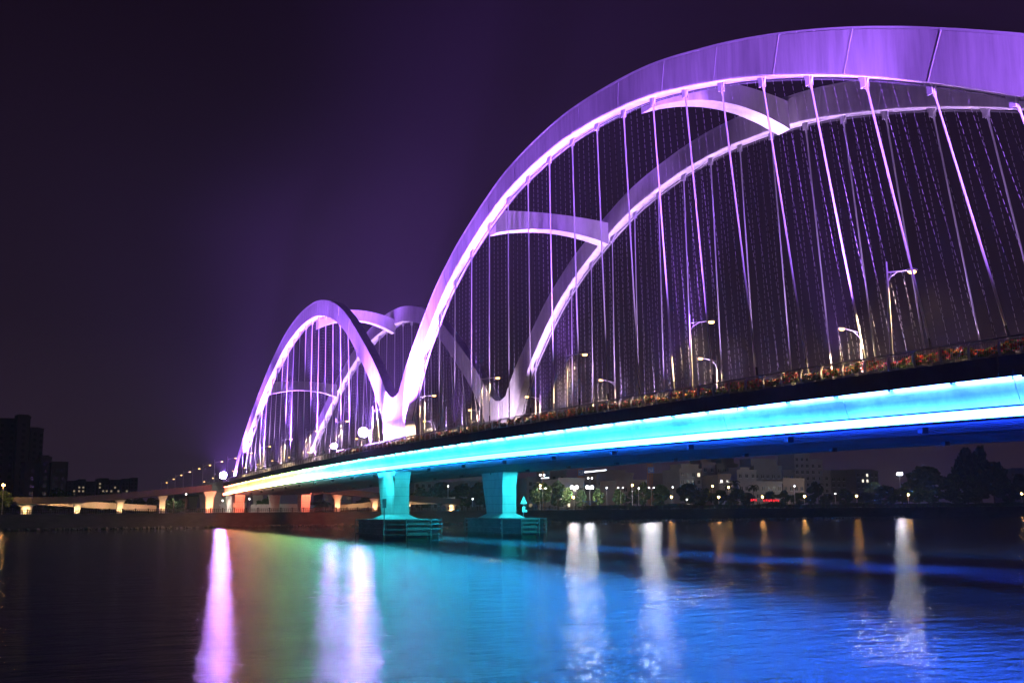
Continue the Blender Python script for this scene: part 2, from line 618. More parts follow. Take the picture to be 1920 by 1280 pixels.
# ---- arches
def resample(pts, step):
    P = np.array(pts, float)
    # Catmull-Rom, dense
    out = []
    Q = np.vstack([2 * P[0] - P[1], P, 2 * P[-1] - P[-2]])
    for i in range(1, len(Q) - 2):
        for t in np.linspace(0, 1, 24, endpoint=False):
            a, b, c, d = Q[i - 1], Q[i], Q[i + 1], Q[i + 2]
            out.append(0.5 * (2 * b + (c - a) * t + (2 * a - 5 * b + 4 * c - d) * t * t + (3 * b - a - 3 * c + d) * t ** 3))
    out.append(Q[-2])
    D = np.array(out)
    L = np.concatenate([[0], np.cumsum(np.linalg.norm(np.diff(D, axis=0), axis=1))])
    n = max(2, int(L[-1] / step) + 1)
    x = np.linspace(0, L[-1], n)
    return np.stack([np.interp(x, L, D[:, 0]), np.interp(x, L, D[:, 1])], -1), x


UP_MAIN = [(-37.5, 13.0), (-36.0, 17.4), (-33.6, 21.2), (-30.0, 25.0), (-24.5, 29.4), (-17.8, 34.1), (-11.5, 37.4), (-7.3, 39.2), (0.45, 41.9), (8, 43.9), (18.8, 45.25), (28, 45.35),
           (39.5, 44.35), (49.7, 42.2), (57.6, 40.0), (65.3, 37.35), (72.3, 34.5), (79, 31.4), (86, 27.9), (93, 24.1), (100, 20.0), (106, 16.2), (112, 11.0)]
UP_SIDE = [(-177.5, 10.4), (-174.5, 14.4), (-171.5, 17.6), (-161, 23.6), (-150.5, 29.0), (-134.8, 35.9), (-120.5, 40.7), (-111, 43.0), (-101, 44.4), (-92, 44.7), (-83.9, 44.2), (-73.5, 42.0), (-64.0, 38.2), (-55.2, 33.1), (-48.7, 29.0),
           (-43.3, 25.0), (-39.6, 21.9), (-36.2, 17.8), (-34.0, 12.6)]


def thickness(s, side):
    if side:
        return float(np.interp(s, [-178, -170, -150, -60, -44, -37, -33], [3.0, 2.9, 2.9, 3.0, 3.6, 4.6, 5.2]))
    return float(np.interp(s, [-38, -33, -26, -15, 0, 30, 60, 85, 112], [5.4, 4.8, 3.3, 2.7, 2.55, 2.7, 3.1, 3.4, 3.6]))


def rib_paths(side):
    P, L = resample(UP_SIDE if side else UP_MAIN, 1.4)
    d = np.gradient(P, axis=0)
    d /= np.linalg.norm(d, axis=1)[:, None]
    nrm = np.stack([d[:, 1], -d[:, 0]], -1)       # pointing to the inside of the arch
    th = np.array([thickness(a, side) for a in P[:, 0]])
    return P, P + nrm * th[:, None], nrm, L


HALF = 0.75
INTRADOS = {}


def make_rib(side, sg):
    U, Lw, nrm, L = rib_paths(side)
    INTRADOS[side] = Lw
    t = sg * WH
    b = MB()
    b.loft([[(u[0], t - HALF, u[1]), (u[0], t + HALF, u[1]), (l[0], t + HALF, l[1]), (l[0], t - HALF, l[1])] for u, l in zip(U, Lw)])
    rib = b.build("arch_rib", PAINT, bridge)
    # rim along the upper edge of the face we see
    face = t - HALF
    b = MB()
    b.loft([[(u[0] - n[0] * 0.05, face - 0.06, u[1] - n[1] * 0.05), (u[0] - n[0] * 0.05, face + 0.25, u[1] - n[1] * 0.05), (u[0] + n[0] * 0.10, face + 0.25, u[1] + n[1] * 0.10), (u[0] + n[0] * 0.10, face - 0.06, u[1] + n[1] * 0.10)] for u, n in zip(U, nrm)])
    b.build("rib_rim", PAINT_PLAIN, rib)
    # cladding panels with raised seams, one object each
    k = 0
    per = 6
    n = len(U)
    for i in range(0, n - 1, per):
        j = min(i + per, n - 1)
        b = MB()
        v, f = [], []
        for q_ in range(i, j + 1):
            u, l = U[q_].copy(), Lw[q_].copy()
            if q_ == i or q_ == j:       # leave an open joint
                o_ = U[min(q_ + 1, n - 1)] if q_ == i else U[q_ - 1]
                o2 = Lw[min(q_ + 1, n - 1)] if q_ == i else Lw[q_ - 1]
                u = u + (o_ - u) * 0.03
                l = l + (o2 - l) * 0.03
            nn = nrm[q_]
            v += [(u[0] + nn[0] * .14, face - 0.045, u[1] + nn[1] * .14), (l[0] - nn[0] * .08, face - 0.045, l[1] - nn[1] * .08),
                  (u[0] + nn[0] * .14, face + 0.01, u[1] + nn[1] * .14), (l[0] - nn[0] * .08, face + 0.01, l[1] - nn[1] * .08)]
        m_ = j - i
        for a in range(m_):
            c = 4 * a
            f += [(c, c + 1, c + 5, c + 4), (c, c + 4, c + 6, c + 2), (c + 1, c + 3, c + 7, c + 5)]
        f += [(0, 2, 3, 1), (4 * m_, 4 * m_ + 1, 4 * m_ + 3, 4 * m_ + 2)]
        b.add(v, f)
        b.build("cladding_panel", PAINT, rib)
        if i:
            u, l, nn = U[i], Lw[i], nrm[i]
            dd = np.array([-nn[1], nn[0]]) * 0.03
            b = MB()
            b.loft([[(p_[0] - dd[0], face - 0.058, p_[1] - dd[1]), (p_[0] + dd[0], face - 0.058, p_[1] + dd[1]), (p_[0] + dd[0], face + 0.01, p_[1] + dd[1]), (p_[0] - dd[0], face + 0.01, p_[1] - dd[1])]
                    for p_ in (u + nn * 0.12, l - nn * 0.06)])
            b.build("seam_bead", PAINT_PLAIN, rib)
    # service pipes under the arch
    b = MB()
    for off in (0.28, 0.62):
        b.tube([(l[0] + n_[0] * 0.16, t + off, l[1] + n_[1] * 0.16) for l, n_ in zip(Lw[4:-4:2], nrm[4:-4:2])], 0.06, 4)
    b.build("service_pipe", STEEL, rib)
    return rib


for side in (False, True):
    for sg in (-1, 1):
        make_rib(side, sg)

# gusset joining the two arches above each main pier, with the rounded notch
for sg in (-1, 1):
    t = sg * WH
    prof = [(-40.5, 12.3), (-29.0, 12.3), (-30.5, 17.5), (-32.3, 22.0), (-33.2, 21.6), (-34.6, 21.15), (-36.0, 20.95), (-37.4, 21.1), (-38.8, 21.7), (-39.8, 22.2), (-41.5, 18.0)]
    b = MB()
    b.loft([[(a, t + w_, z) for a, z in prof] for w_ in (-HALF - 0.047, HALF - 0.03)])
    b.build("springing_block", PAINT, bridge)

# ---- hangers
nearest = lambda side, s: float(np.interp(s, INTRADOS[side][:, 0], INTRADOS[side][:, 1]))


def top_of(side, sb):
    if side:
        st = -93 + (sb + 93) * 0.915
        return st, nearest(True, st)
    u_ = (sb - 40) / 40
    ee = -3.078 - 5.829 * u_ - 2.438 * u_ * u_
    z = 40.0
    for _ in range(6):
        st = sb + ee * (z - deck(sb)) / 40
        z = nearest(False, st)
    return st, z


HANG = {False: [], True: []}
for sb in np.arange(-24, 104, 6.0):
    st, z = top_of(False, sb)
    if z - deck(sb) > 3.5:
        HANG[False].append((sb, st, z))
for sb in np.arange(-165, -44, 6.0):
    st, z = top_of(True, sb)
    if z - deck(sb) > 3.0:
        HANG[True].append((sb, st, z))
for side in (False, True):
    for sg in (-1, 1):
        t = sg * WH
        for sb, st, z in HANG[side]:
            A, B = Vector((sb, t, deck(sb) + 0.05)), Vector((st, t, z))
            d = (B - A).normalized()
            ln = (B - A).length
            b = MB()
            b.tube([A + d * 2.3, B - d * 1.1], 0.072, 8)
            h = b.build("hanger", CABLE, bridge)
            b = MB()
            b.tube([A, A + d * 1.5, A + d * 1.55, A + d * 2.3], [0.12, 0.12, 0.085, 0.075], 8)
            b.build("socket", STEEL, h)
            b = MB()
            b.tube([B - d * 1.15, B - d * 1.0, B - d * 0.55], [0.075, 0.10, 0.10], 6)
            b.box(st - 0.03 - 0.22, st + 0.22, t - 0.17, t - 0.11, z - 0.75, z + 0.35)
            b.box(st - 0.03 - 0.22, st + 0.22, t + 0.11, t + 0.17, z - 0.75, z + 0.35)
            b.build("clevis", PAINT_PLAIN, h)
            b = MB()
            b.add([(st - 0.75, t - 0.06, z + 0.5), (st + 0.75, t - 0.06, z + 0.5), (st + 0.2, t - 0.06, z - 0.6), (st - 0.2, t - 0.06, z - 0.6),
                   (st - 0.75, t + 0.06, z + 0.5), (st + 0.75, t + 0.06, z + 0.5), (st + 0.2, t + 0.06, z - 0.6), (st - 0.2, t + 0.06, z - 0.6)],
                  [(0, 3, 2, 1), (4, 5, 6, 7), (0, 1, 5, 4), (1, 2, 6, 5), (2, 3, 7, 6), (3, 0, 4, 7)])
            b.build("lug_plate", PAINT_PLAIN, h)
        # dotted light strings hung between the hangers (unlit lamps on thin wires)
        b = MB()
        H_ = HANG[side]
        for (a0, a1, a2), (b0, b1, b2) in zip(H_[:-1], H_[1:]):
            for q_ in (0.2, 0.4, 0.6, 0.8):
                sb = a0 + (b0 - a0) * q_
                st = a1 + (b1 - a1) * q_
                zt, zb = nearest(side, st) - 0.1, deck(sb) + 0.9
                n_ = int((zt - zb) / 0.55)
                P0, P1 = Vector((sb, t + 0.15, zb)), Vector((st, t + 0.15, zt))
                for k in range(n_):
                    b.tube([P0.lerp(P1, (k + 0.1) / n_), P0.lerp(P1, (k + 0.75) / n_)], 0.011, 3, cap=False)
        tag(b.build("light_string", PAINT_PLAIN, bridge), kind="stuff")


# ---- cross struts between the arches: box beams bowed upwards
def strut(s, z, name="cross_strut", rise=2.3, h=2.1, wd=1.9):
    b = MB()
    ringsl = []
    for y in np.linspace(-WH + HALF - 0.02, WH - HALF + 0.02, 17):
        q_ = y / (WH - HALF)
        zc = z + rise * (1 - q_ * q_)
        hh = h * (1 + 0.35 * q_ * q_)
        ringsl.append([(s - wd / 2, y, zc - hh / 2), (s + wd / 2, y, zc - hh / 2), (s + wd / 2, y, zc + hh / 2), (s - wd / 2, y, zc + hh / 2)])
    b.loft(ringsl)
    return b.build(name, PAINT, bridge)


strut(-0.4, 39.4, rise=0.75)
strut(37.2, 42.6, rise=1.3)
strut(76.0, 30.2)
strut(-137.4, 32.5, rise=0.9)
strut(-92.0, 41.3, rise=1.8)


# ---- piers
def pier(sc, sg, half_s_top, half_s_bot, base_rect, end=False):
    t = sg * WH
    pr = empty("bridge_pier", (sc, t, 0))
    pr.parent = bridge
    pr.location = (0, 0, 0)
    zt = deck(sc) - 3.22
    b = MB()
    hw = 1.15
    bot = [(sc - half_s_bot, t - hw), (sc + half_s_bot, t - hw), (sc + half_s_bot, t + hw), (sc - half_s_bot, t + hw)]
    mid = [(sc - half_s_top * .94, t - hw), (sc + half_s_bot, t - hw), (sc + half_s_bot, t + hw), (sc - half_s_top * .94, t + hw)]
    top = [(sc - half_s_top, t - hw - .1), (sc + half_s_bot + 0.5, t - hw - .1), (sc + half_s_bot + 0.5, t + hw + .1), (sc - half_s_top, t + hw + .1)]
    z1 = 3.45
    z2 = zt - 2.0
    n = 4
    v = [(x, y, z1) for x, y in bot] + [(x, y, z2) for x, y in mid] + [(x, y, zt) for x, y in top]
    f = [(3, 2, 1, 0), (8, 9, 10, 11)] + [(r_ * 4 + i, r_ * 4 + (i + 1) % 4, (r_ + 1) * 4 + (i + 1) % 4, (r_ + 1) * 4 + i) for r_ in (0, 1) for i in range(4)]
    b.add(v, f)
    b.build("pier_shaft", CONC, pr)
    b = MB()
    g_ = 1.1
    b.frustum([(bot[0][0] - g_, bot[0][1] - g_), (bot[1][0] + g_, bot[1][1] - g_), (bot[2][0] + g_, bot[2][1] + g_), (bot[3][0] - g_, bot[3][1] + g_)], [(x, y) for x, y in bot], 2.9, 3.5)
    b.build("plinth", CONC, pr)
    x0, x1, y0, y1, cut = base_rect
    poly = lambda o: [(x0 - o + cut, y0 - o), (x1 + o - cut, y0 - o), (x1 + o, y0 - o + cut), (x1 + o, y1 + o - cut), (x1 + o - cut, y1 + o), (x0 - o + cut, y1 + o), (x0 - o, y1 + o - cut), (x0 - o, y0 - o + cut)]
    b = MB()
    b.frustum(poly(0), poly(0), -0.6, 2.88)
    base = b.build("pile_cap", FENDER if not end else CONC, pr)
    if not end:
        for z in (0.75, 1.5, 2.2, 2.75):
            P_ = poly(0.0)
            O_ = poly(0.28)
            for i in range(8):
                j = (i + 1) % 8
                a0, a1, c0, c1 = Vector(P_[i]), Vector(P_[j]), Vector(O_[i]), Vector(O_[j])
                sh0, sh1 = rng.uniform(0, 0.04), rng.uniform(0.96, 1.0)
                q0, q1 = c0.lerp(c1, sh0), c0.lerp(c1, sh1)
                p0, p1 = a0.lerp(a1, sh0), a0.lerp(a1, sh1)
                dz = rng.uniform(-0.05, 0.05)
                b = MB()
                b.frustum([p0, q0, q1, p1][::-1], [p0, q0, q1, p1][::-1], z + dz - 0.09, z + dz + 0.09)
                b.build("fender_rail", FENDER, base)
        for i in range(8):
            P_, O_ = poly(0.02), poly(0.34)
            b = MB()
            b.tube([(*O_[i], -0.5), (*O_[i], 2.95)], 0.09, 6)
            b.build("fender_pile", FENDER, base)
    return pr


pier(-37.2, -1, 5.0, 3.2, (-45.5, -26.6, -12.6, -4.6, 2.5))
pier(-37.2, 1, 5.0, 3.2, (-45.5, -26.8, 5.4, 12.0, 2.2))
pier(-172.2, -1, 2.6, 2.1, (-179, -166.0, -13.2, -5.4, 2.0), True)
pier(-172.2, 1, 2.6, 2.1, (-177, -168.0, 5.8, 12.2, 2.0), True)

# ---- railing
pm = MB()
curve = [(0.06, 0.0), (-0.02, 0.3), (-0.05, 0.6), (0.02, 0.85), (0.16, 1.03)]
pm.loft([[(-0.055, y - 0.07, z), (0.055, y - 0.07, z), (0.055, y + 0.07, z), (-0.055, y + 0.07, z)] for y, z in curve])
pmesh = pm.mesh("railing_post", PAINT_PLAIN)
for sg in (-1, 1):
    t = sg * (WH + 3.02)
    b = MB()
    ss = np.linspace(S0, S1, 60)
    b.tube([(s, t - sg * 0.12, deck(s) + 1.12) for s in ss], 0.055, 6)
    rail = b.build("railing", GREY, bridge)
    b = MB()
    b.tube([(s, t, deck(s) + 0.18) for s in ss], 0.03, 4)
    b.tube([(s, t - sg * 0.06, deck(s) + 0.98) for s in ss], 0.025, 4)
    b.build("lower_rail", GREY, rail)
    for k, s in enumerate(np.arange(S0 + 0.4, S1, 2.1)):
        if sg > 0 and k % 2:
            continue
        o = link("railing_post", pmesh, rail, (s, t, deck(s) + 0.08), (0, 0, 0 if sg < 0 else math.pi))
    b = MB()
    for s in np.arange(S0 + 0.5, S1, 0.16 if sg < 0 else 0.6):
        z = deck(s)
        b.add([(s - 0.012, t, z + 0.1), (s + 0.012, t, z + 0.1), (s + 0.012, t, z + 1.0), (s - 0.012, t, z + 1.0), (s, t + 0.02, z + 0.1), (s, t + 0.02, z + 1.0)],
              [(0, 1, 2, 3), (1, 4, 5, 2), (4, 0, 3, 5)])
    tag(b.build("baluster", GREY, rail), kind="stuff")

# ---- planter troughs and flowers along the near railing
b = MB()
for s in np.arange(-60, S1 - 1, 2.1):
    b.box(s + 0.15, s + 1.85, -WH - 2.82, -WH - 2.45, deck(s + 1) + 0.02, deck(s + 1) + 0.33)
tag(b.build("planter_trough", GREY), "long row of low planter troughs behind the near railing of the bridge", "planter", kind="stuff")
b = MB()
for i in range(17000):
    s = S1 - 1 - (S1 + 60) * rng.random() ** 1.0
    z = 0.25 + 0.62 * rng.random() ** 0.8
    z *= 0.85 + 0.25 * math.sin(s * 1.3) * math.sin(s * 0.37 + 1)
    r_ = rng.random()
    mi = 0 if r_ < 0.42 else (1 if r_ < 0.70 else 2 if r_ < 0.86 else 3 if r_ < 0.95 else 4)
    if mi and z < 0.3:
        mi = 0
    sz = rng.uniform(0.035, 0.075) if mi else rng.uniform(0.05, 0.10)
    a = Vector(rng.normal(size=3)).normalized()
    c = a.cross(Vector(rng.normal(size=3))).normalized()
    b.quad((s, -WH - 2.85 + rng.uniform(-0.14, 0.22), deck(s) + z + 0.08), a * sz, c * sz, mi)
tag(b.build("flower_bed", [LEAF_L, FL_R, FL_O, FL_P, FL_W]), "red, orange and pink flowers with green leaves growing behind the near railing", "flowers", kind="stuff")

# ------------------------------------------------------------------ lights of the bridge
VIOLET = (0.37, 0.13, 1.0)
PINKV = (0.70, 0.42, 1.0)


def floodlight(loc, aim, power, lens, label, size=0.5, col=VIOLET, angle=60, pole=2.2, base=None):
    """small flood lamp on a post; the beam is a spot lamp in its housing"""
    loc = Vector(loc)
    fl = empty("floodlight", loc, label, "floodlight", "floodlights of the bridge")
    b = MB()
    b.tube([(0, 0, -pole), (0, 0, -0.25)], 0.07, 6)
    b.build("post", GREY, fl)
    d = (Vector(aim) - loc).normalized()
    toc = (CAM - loc).normalized()
    hd = (d * 0.4 + toc).normalized()
    a = hd.cross(Vector((0, 0, 1))).normalized()
    c = a.cross(hd)
    n = 12
    ring = lambda off, r_: [hd * off + (a * math.cos(2 * math.pi * k / n) + c * math.sin(2 * math.pi * k / n)) * r_ for k in range(n)]
    b = MB()
    b.loft([ring(-0.45, size * 0.5), ring(-0.1, size * 0.95), ring(0.02, size * 1.05)])
    b.build("housing", STEEL, fl)
    b = MB()
    b.loft([ring(0.03, size), ring(0.07, size * 0.9)])
    b.build("lens", lens, fl)
    if power:
        spot("beam", loc + d * 0.4 + Vector((0, 0, 0.3)), aim, col, power, angle, 0.7, 0.3, fl)
    return fl


YN = -WH - 2.6
floodlight((-44.5, YN - 0.4, 16.2), (-10, -WH - 1, 38), 260000, PALEV, "big pale violet floodlight beside the foot of the front arch", 0.75, VIOLET, 60, 3.0)
floodlight((-62.5, YN - 0.4, 15.0), (-80, -WH - 1, 42), 160000, PALEV, "white star bright floodlight left of the arch foot by the railing", 0.5, VIOLET, 60, 2.0)
floodlight((-184, YN + 0.4, 13.6), (-150, -WH - 1, 32), 260000, PURP, "violet floodlight at the left end of the bridge", 0.9, VIOLET, 70, 2.4)
# one more floodlight outside the frame, then unseen spots added to brighten the arches
floodlight((112, -WH - 4.2, 12.8), (70, -WH - 1, 38), 700000, COOL_S, "violet floodlight at the right foot of the front arch", 0.5, VIOLET, 50, 1.5)
for s_, a_, pw in ((-33, -14, 560000), (-29, -20, 420000), (-41, -56, 620000), (-110, -112, 560000), (-85, -88, 560000), (-140, -138, 520000), (-162, -156, 400000), (-60, -66, 420000), (-5, 2, 300000), (20, 22, 300000), (45, 45, 260000), (66, 64, 220000)):
    spot("arch_fill", (s_, -WH - 2.75, deck(s_) + 1.3), (a_, -WH - 0.8, deck(s_) + 26), VIOLET, pw, 64 if s_ < -50 else 54, 0.9, 0.3, bridge)
# unseen spots added at deck level to light the struts
for s_, a_, z_ in ((-24, -1.3, 39.5), (14, 36.0, 42.5), (-160, -139, 32.5), (-112, -93.5, 41.5)):
    spot("strut_fill", (s_, -5.0, deck(s_) + 0.6), (a_, 1.0, z_), PINKV, 26000, 34, 0.8, 0.2, bridge)

spot("arch_fill", (-46, -WH - 2.75, 14.5), (-47.5, -WH - 0.8, 30), VIOLET, 380000, 60, 0.9, 0.3, bridge)  # further unseen fill spots, added for the arch feet and a strut end
spot("arch_fill", (-28, 1.0, 13.9), (-34, 7.9, 19), (0.85, 0.62, 0.9), 13000, 85, 0.9, 0.3, bridge)
spot("strut_fill", (37.5, 5.0, deck(37) + 0.6), (37.3, 6.6, 42.6), PINKV, 60000, 13, 0.8, 0.2, bridge)

# unseen fill spots added to brighten the far arch and its hangers
for s_ in np.arange(-20, 92, 8.0):
    spot("far_arch_fill", (s_, 4.6, deck(s_) + 0.5), (s_ - 1, 8.4, deck(s_) + 24), (0.58, 0.33, 1.0), 5200 if s_ < 30 else 9000, 56, 0.9, 0.2, bridge)
for s_ in np.arange(-160, -52, 12.0):
    spot("far_arch_fill", (s_, 4.6, deck(s_) + 0.5), (s_, 8.4, deck(s_) + 24), (0.55, 0.28, 1.0), 6000, 56, 0.9, 0.2, bridge)
# lamp bars at deck level in the arch planes, washing the undersides and the hangers
for side in (False, True):
    for sg in (-1, 1):
        rng_s = np.arange(-21, 100, 6.0) if not side else np.arange(-162, -48, 6.0)
        for s in rng_s:
            k = 1.0 if s < 40 else 0.6
            spot("up_light", (s, sg * WH, deck(s) + 0.35), (s + (1.5 if side else -2), sg * WH, 40), PINKV, 23000 * k * (1.0 if sg < 0 else 1.35), 42, 0.8, 0.2, bridge)

# pier lamps under the girder, plus unseen spots added to brighten the bases
CYAN, RED_L = (0.03, 0.78, 0.88), (1.0, 0.15, 0.08)
for p_, a_, col_, pw, an in (((-36.0, -12.3, 9.6), (-37, -9.8, 7.0), CYAN, 3800, 110), ((-28.5, 10.6, 9.3), (-34.0, 8.6, 5.0), CYAN, 5600, 90), ((-27.5, -9.0, 9.3), (-34.0, -8.6, 5.0), CYAN, 2600, 90),
                             ((-19, -10.0, 9.4), (-28, -9.0, 1.5), CYAN, 5500, 60), ((-19, 10.0, 9.4), (-28, 9.0, 1.5), CYAN, 7000, 60), ((-164.5, -9.0, 7.9), (-171, -8.6, 5.0), RED_L, 6500, 110),
                             ((-164.5, 9.4, 7.9), (-171, 8.6, 5.0), RED_L, 6500, 110), ((-172.0, -12.0, 7.9), (-172, -9.6, 5.0), (1.0, 0.3, 0.14), 2600, 50),
                             ((-154, -9.0, 8.6), (-166, -9, 1.5), RED_L, 5200, 80), ((-154, 9.0, 8.6), (-168, 12, 1.5), RED_L, 7000, 90)):
    spot("pier_spot", p_, a_, col_, pw, an, 0.6, 0.2, bridge)
# underside rows: LEDs shining down on the water, and an added unseen soffit fill
for s in np.arange(-160, 110, 15.0):
    for t_, pw, down in ((-2.2, 5200 if s > -50 else 500, True), (-WH - 2.0, 750, False)):
        d = bpy.data.lights.new("underside_light", 'AREA')
        d.shape = 'RECTANGLE'
        d.size, d.size_y = 14.8, 0.2
        d.energy = pw
        c_ = led_colour(s)
        d.color = c_ if down else (c_[0] * 0.6, c_[1] * 0.5, c_[2])
        d.spread = math.radians(78 if down else 100)
        o = bpy.data.objects.new("underside_light", d)
        COL.objects.link(o)
        o.location = (s, t_, deck(s) - (3.25 if down else 3.42))
        if not down:
            o.rotation_euler = (math.radians(94), 0, 0)
        o.parent = bridge


# ------------------------------------------------------------------ street lamps on the bridge
def lamp_parts(h, arm, lit):
    pole = MB()
    pole.tube([(0, 0, 0), (0, 0, h * 0.72), (0, 0, h + 0.35)], [0.11, 0.085, 0.05], 8)
    a = MB()
    a.tube([(0, 0, h - 0.35), (0, arm * 0.5, h - 0.18), (0, arm * 0.82, h - 0.06)], 0.05, 6)
    a.tube([(0, 0, h - 1.0), (0, arm * 0.12, h - 0.62), (0, arm * 0.4, h - 0.25)], 0.035, 6)
    a.tube([(0, arm * 0.15, h - 0.58), (0, arm * 0.15, h - 0.3)], 0.025, 4)
    head = MB()
    head.loft([[(-.13, arm * .78, h - .12), (.13, arm * .78, h - .12), (.10, arm * .78, h + .02), (-.10, arm * .78, h + .02)], [(-.2, arm, h - .06), (.2, arm, h - .06), (.15, arm, h + .1), (-.15, arm, h + .1)],
               [(-.13, arm * 1.18, h - .02), (.13, arm * 1.18, h - .02), (.1, arm * 1.18, h + .06), (-.1, arm * 1.18, h + .06)]])
    bulb = MB()
    bulb.ball((0, arm * 1.0, h - 0.14), 0.22, 0.30, 0.14)
    return pole.mesh("pole", PAINT_PLAIN), a.mesh("arm", PAINT_PLAIN), head.mesh("lamp_head", GREY), bulb.mesh("bulb", lit)


LP = {-1: lamp_parts(7.1, 2.1, WARM), 1: lamp_parts(7.6, -2.1, WARM)}
ORD = ["first", "second", "third", "fourth", "fifth", "sixth", "seventh", "eighth", "ninth", "tenth", "eleventh", "twelfth", "thirteenth", "fourteenth", "fifteenth", "sixteenth", "seventeenth", "eighteenth", "nineteenth", "twentieth"]


def app_deck(s):
    return float(np.interp(s, [-480, -404, -293, -220, S0], [3.9, 6.3, 10.3, 11.25, deck(S0)]))


for sg, s_first in ((-1, 69.3), (1, 44.6)):
    for k in range(-1 if sg < 0 else 0, 19 if sg < 0 else 18):
        s = s_first - 23.1 * k
        z = deck(s) if s > S0 else app_deck(s)
        row = "near row" if sg < 0 else "far row"
        o = empty("street_lamp", (s, sg * (WH + 1.0), z), f"tall white street lamp on the bridge, {ORD[k]} from the right in the {row}", "street lamp", "street lamps along the bridge")
        if k < 0:
            o["label"] = "street lamp nearest to the camera, beyond the right edge of the photo"
        for nm, me in zip(("pole", "arm", "lamp_head", "bulb"), LP[sg]):
            link(nm, me, o)
        if s > -150:
            hh = 7.1 if sg < 0 else 7.6
            spot("light", (s, sg * (WH - 1.1), z + hh - 0.5), (s, sg * (WH - 1.3), z), (1.0, 0.66, 0.34), 12500, 134, 0.12, 0.35, o)

# lamp rack beside the arch foot
o = empty("lamp_rack", (-41.5, YN, deck(-41)), "dark metal rack of small lamps in front of the bright arch foot", "lamp rack")
b = MB()
b.tube([(0, 0, 0), (0, 0, 3.6)], 0.05, 6)
b.tube([(-0.55, 0, 1.2), (-0.55, 0, 3.6)], 0.03, 4)
b.tube([(0.55, 0, 1.2), (0.55, 0, 3.6)], 0.03, 4)
b.build("mast", STEEL, o)
for k in range(6):
    for sx in (-0.55, 0.55):
        b = MB()
        b.box(sx - 0.3, sx + 0.3, -0.15, 0.1, 1.25 + 0.4 * k, 1.4 + 0.4 * k)
        b.build("lamp_box", STEEL, o)

# navigation marks on the pier bases
NAVP, GAUP = (-33.4, 10.7, 2.9), (-31.4, -12.1, 2.9)
o = empty("navigation_sign", NAVP, "triangular cyan lit navigation sign on the base of the back pier", "sign")
b = MB()
b.tube([(0, 0, 0), (0, 0, 3.1)], 0.06, 6)
b.build("post", GREY, o)
b = MB()
b.add([(0.1, -0.55, 2.1), (0.1, 0.55, 2.1), (0.1, 0, 3.3), (0.16, -0.55, 2.1), (0.16, 0.55, 2.1), (0.16, 0, 3.3)], [(0, 2, 1), (3, 4, 5), (0, 1, 4, 3), (1, 2, 5, 4), (2, 0, 3, 5)])
b.build("triangle_board", WHITE, o)
b = MB()
b.box(0.1, 0.2, -0.25, 0.55, 0.85, 1.2)
b.box(0.1, 0.2, -0.25, 0.2, 1.2, 1.7)
b.build("lower_board", WHITE, o)
o = empty("water_gauge", GAUP, "dark post with a tall board on the left corner of the front pier base", "sign")
b = MB()
b.tube([(0, 0, -0.4), (0, 0, 2.9)], 0.07, 6)
b.build("post", STEEL, o)
b = MB()
b.box(-0.1, 0.1, -0.28, 0.28, 1.6, 2.9)
b.build("board", STEEL, o)

# ------------------------------------------------------------------ approach viaduct on the left bank
via = empty("approach_viaduct", (-178, 0, 0), "grey concrete road viaduct continuing from the left end of the bridge", "viaduct")
b = MB()
ss = np.linspace(-177.3, -470, 40)
b.loft([[(s + 178, -WH - 1.9, app_deck(s) + 0.05), (s + 178, WH + 1.9, app_deck(s) + 0.05), (s + 178, WH + 1.0, app_deck(s) - 1.5), (s + 178, -WH - 1.0, app_deck(s) - 1.5)][::-1] for s in ss])
b.build("road_deck", CONC, via)
for sg in (-1, 1):
    b = MB()
    b.loft([[(s + 178, sg * (WH + 1.6) + dx, app_deck(s) + z) for dx, z in ((-.12, 0), (.12, 0), (.12, 0.95), (-.12, 0.95))] for s in ss])
    b.build("parapet", CONC, via)
for s in (-199, -225, -251, -277, -303):
    for sg in (-1, 1):
        b = MB()
        t = sg * 6.2
        zt = app_deck(s) - 1.5
        b.frustum([(s + 178 - 0.9, t - 1.0), (s + 178 + 0.9, t - 1.0), (s + 178 + 0.9, t + 1.0), (s + 178 - 0.9, t + 1.0)], [(s + 178 - 1.2, t - 1.7), (s + 178 + 1.2, t - 1.7), (s + 178 + 1.2, t + 1.7), (s + 178 - 1.2, t + 1.7)], BANK_Z, zt)
        b.build("viaduct_pier", RAMP, via)


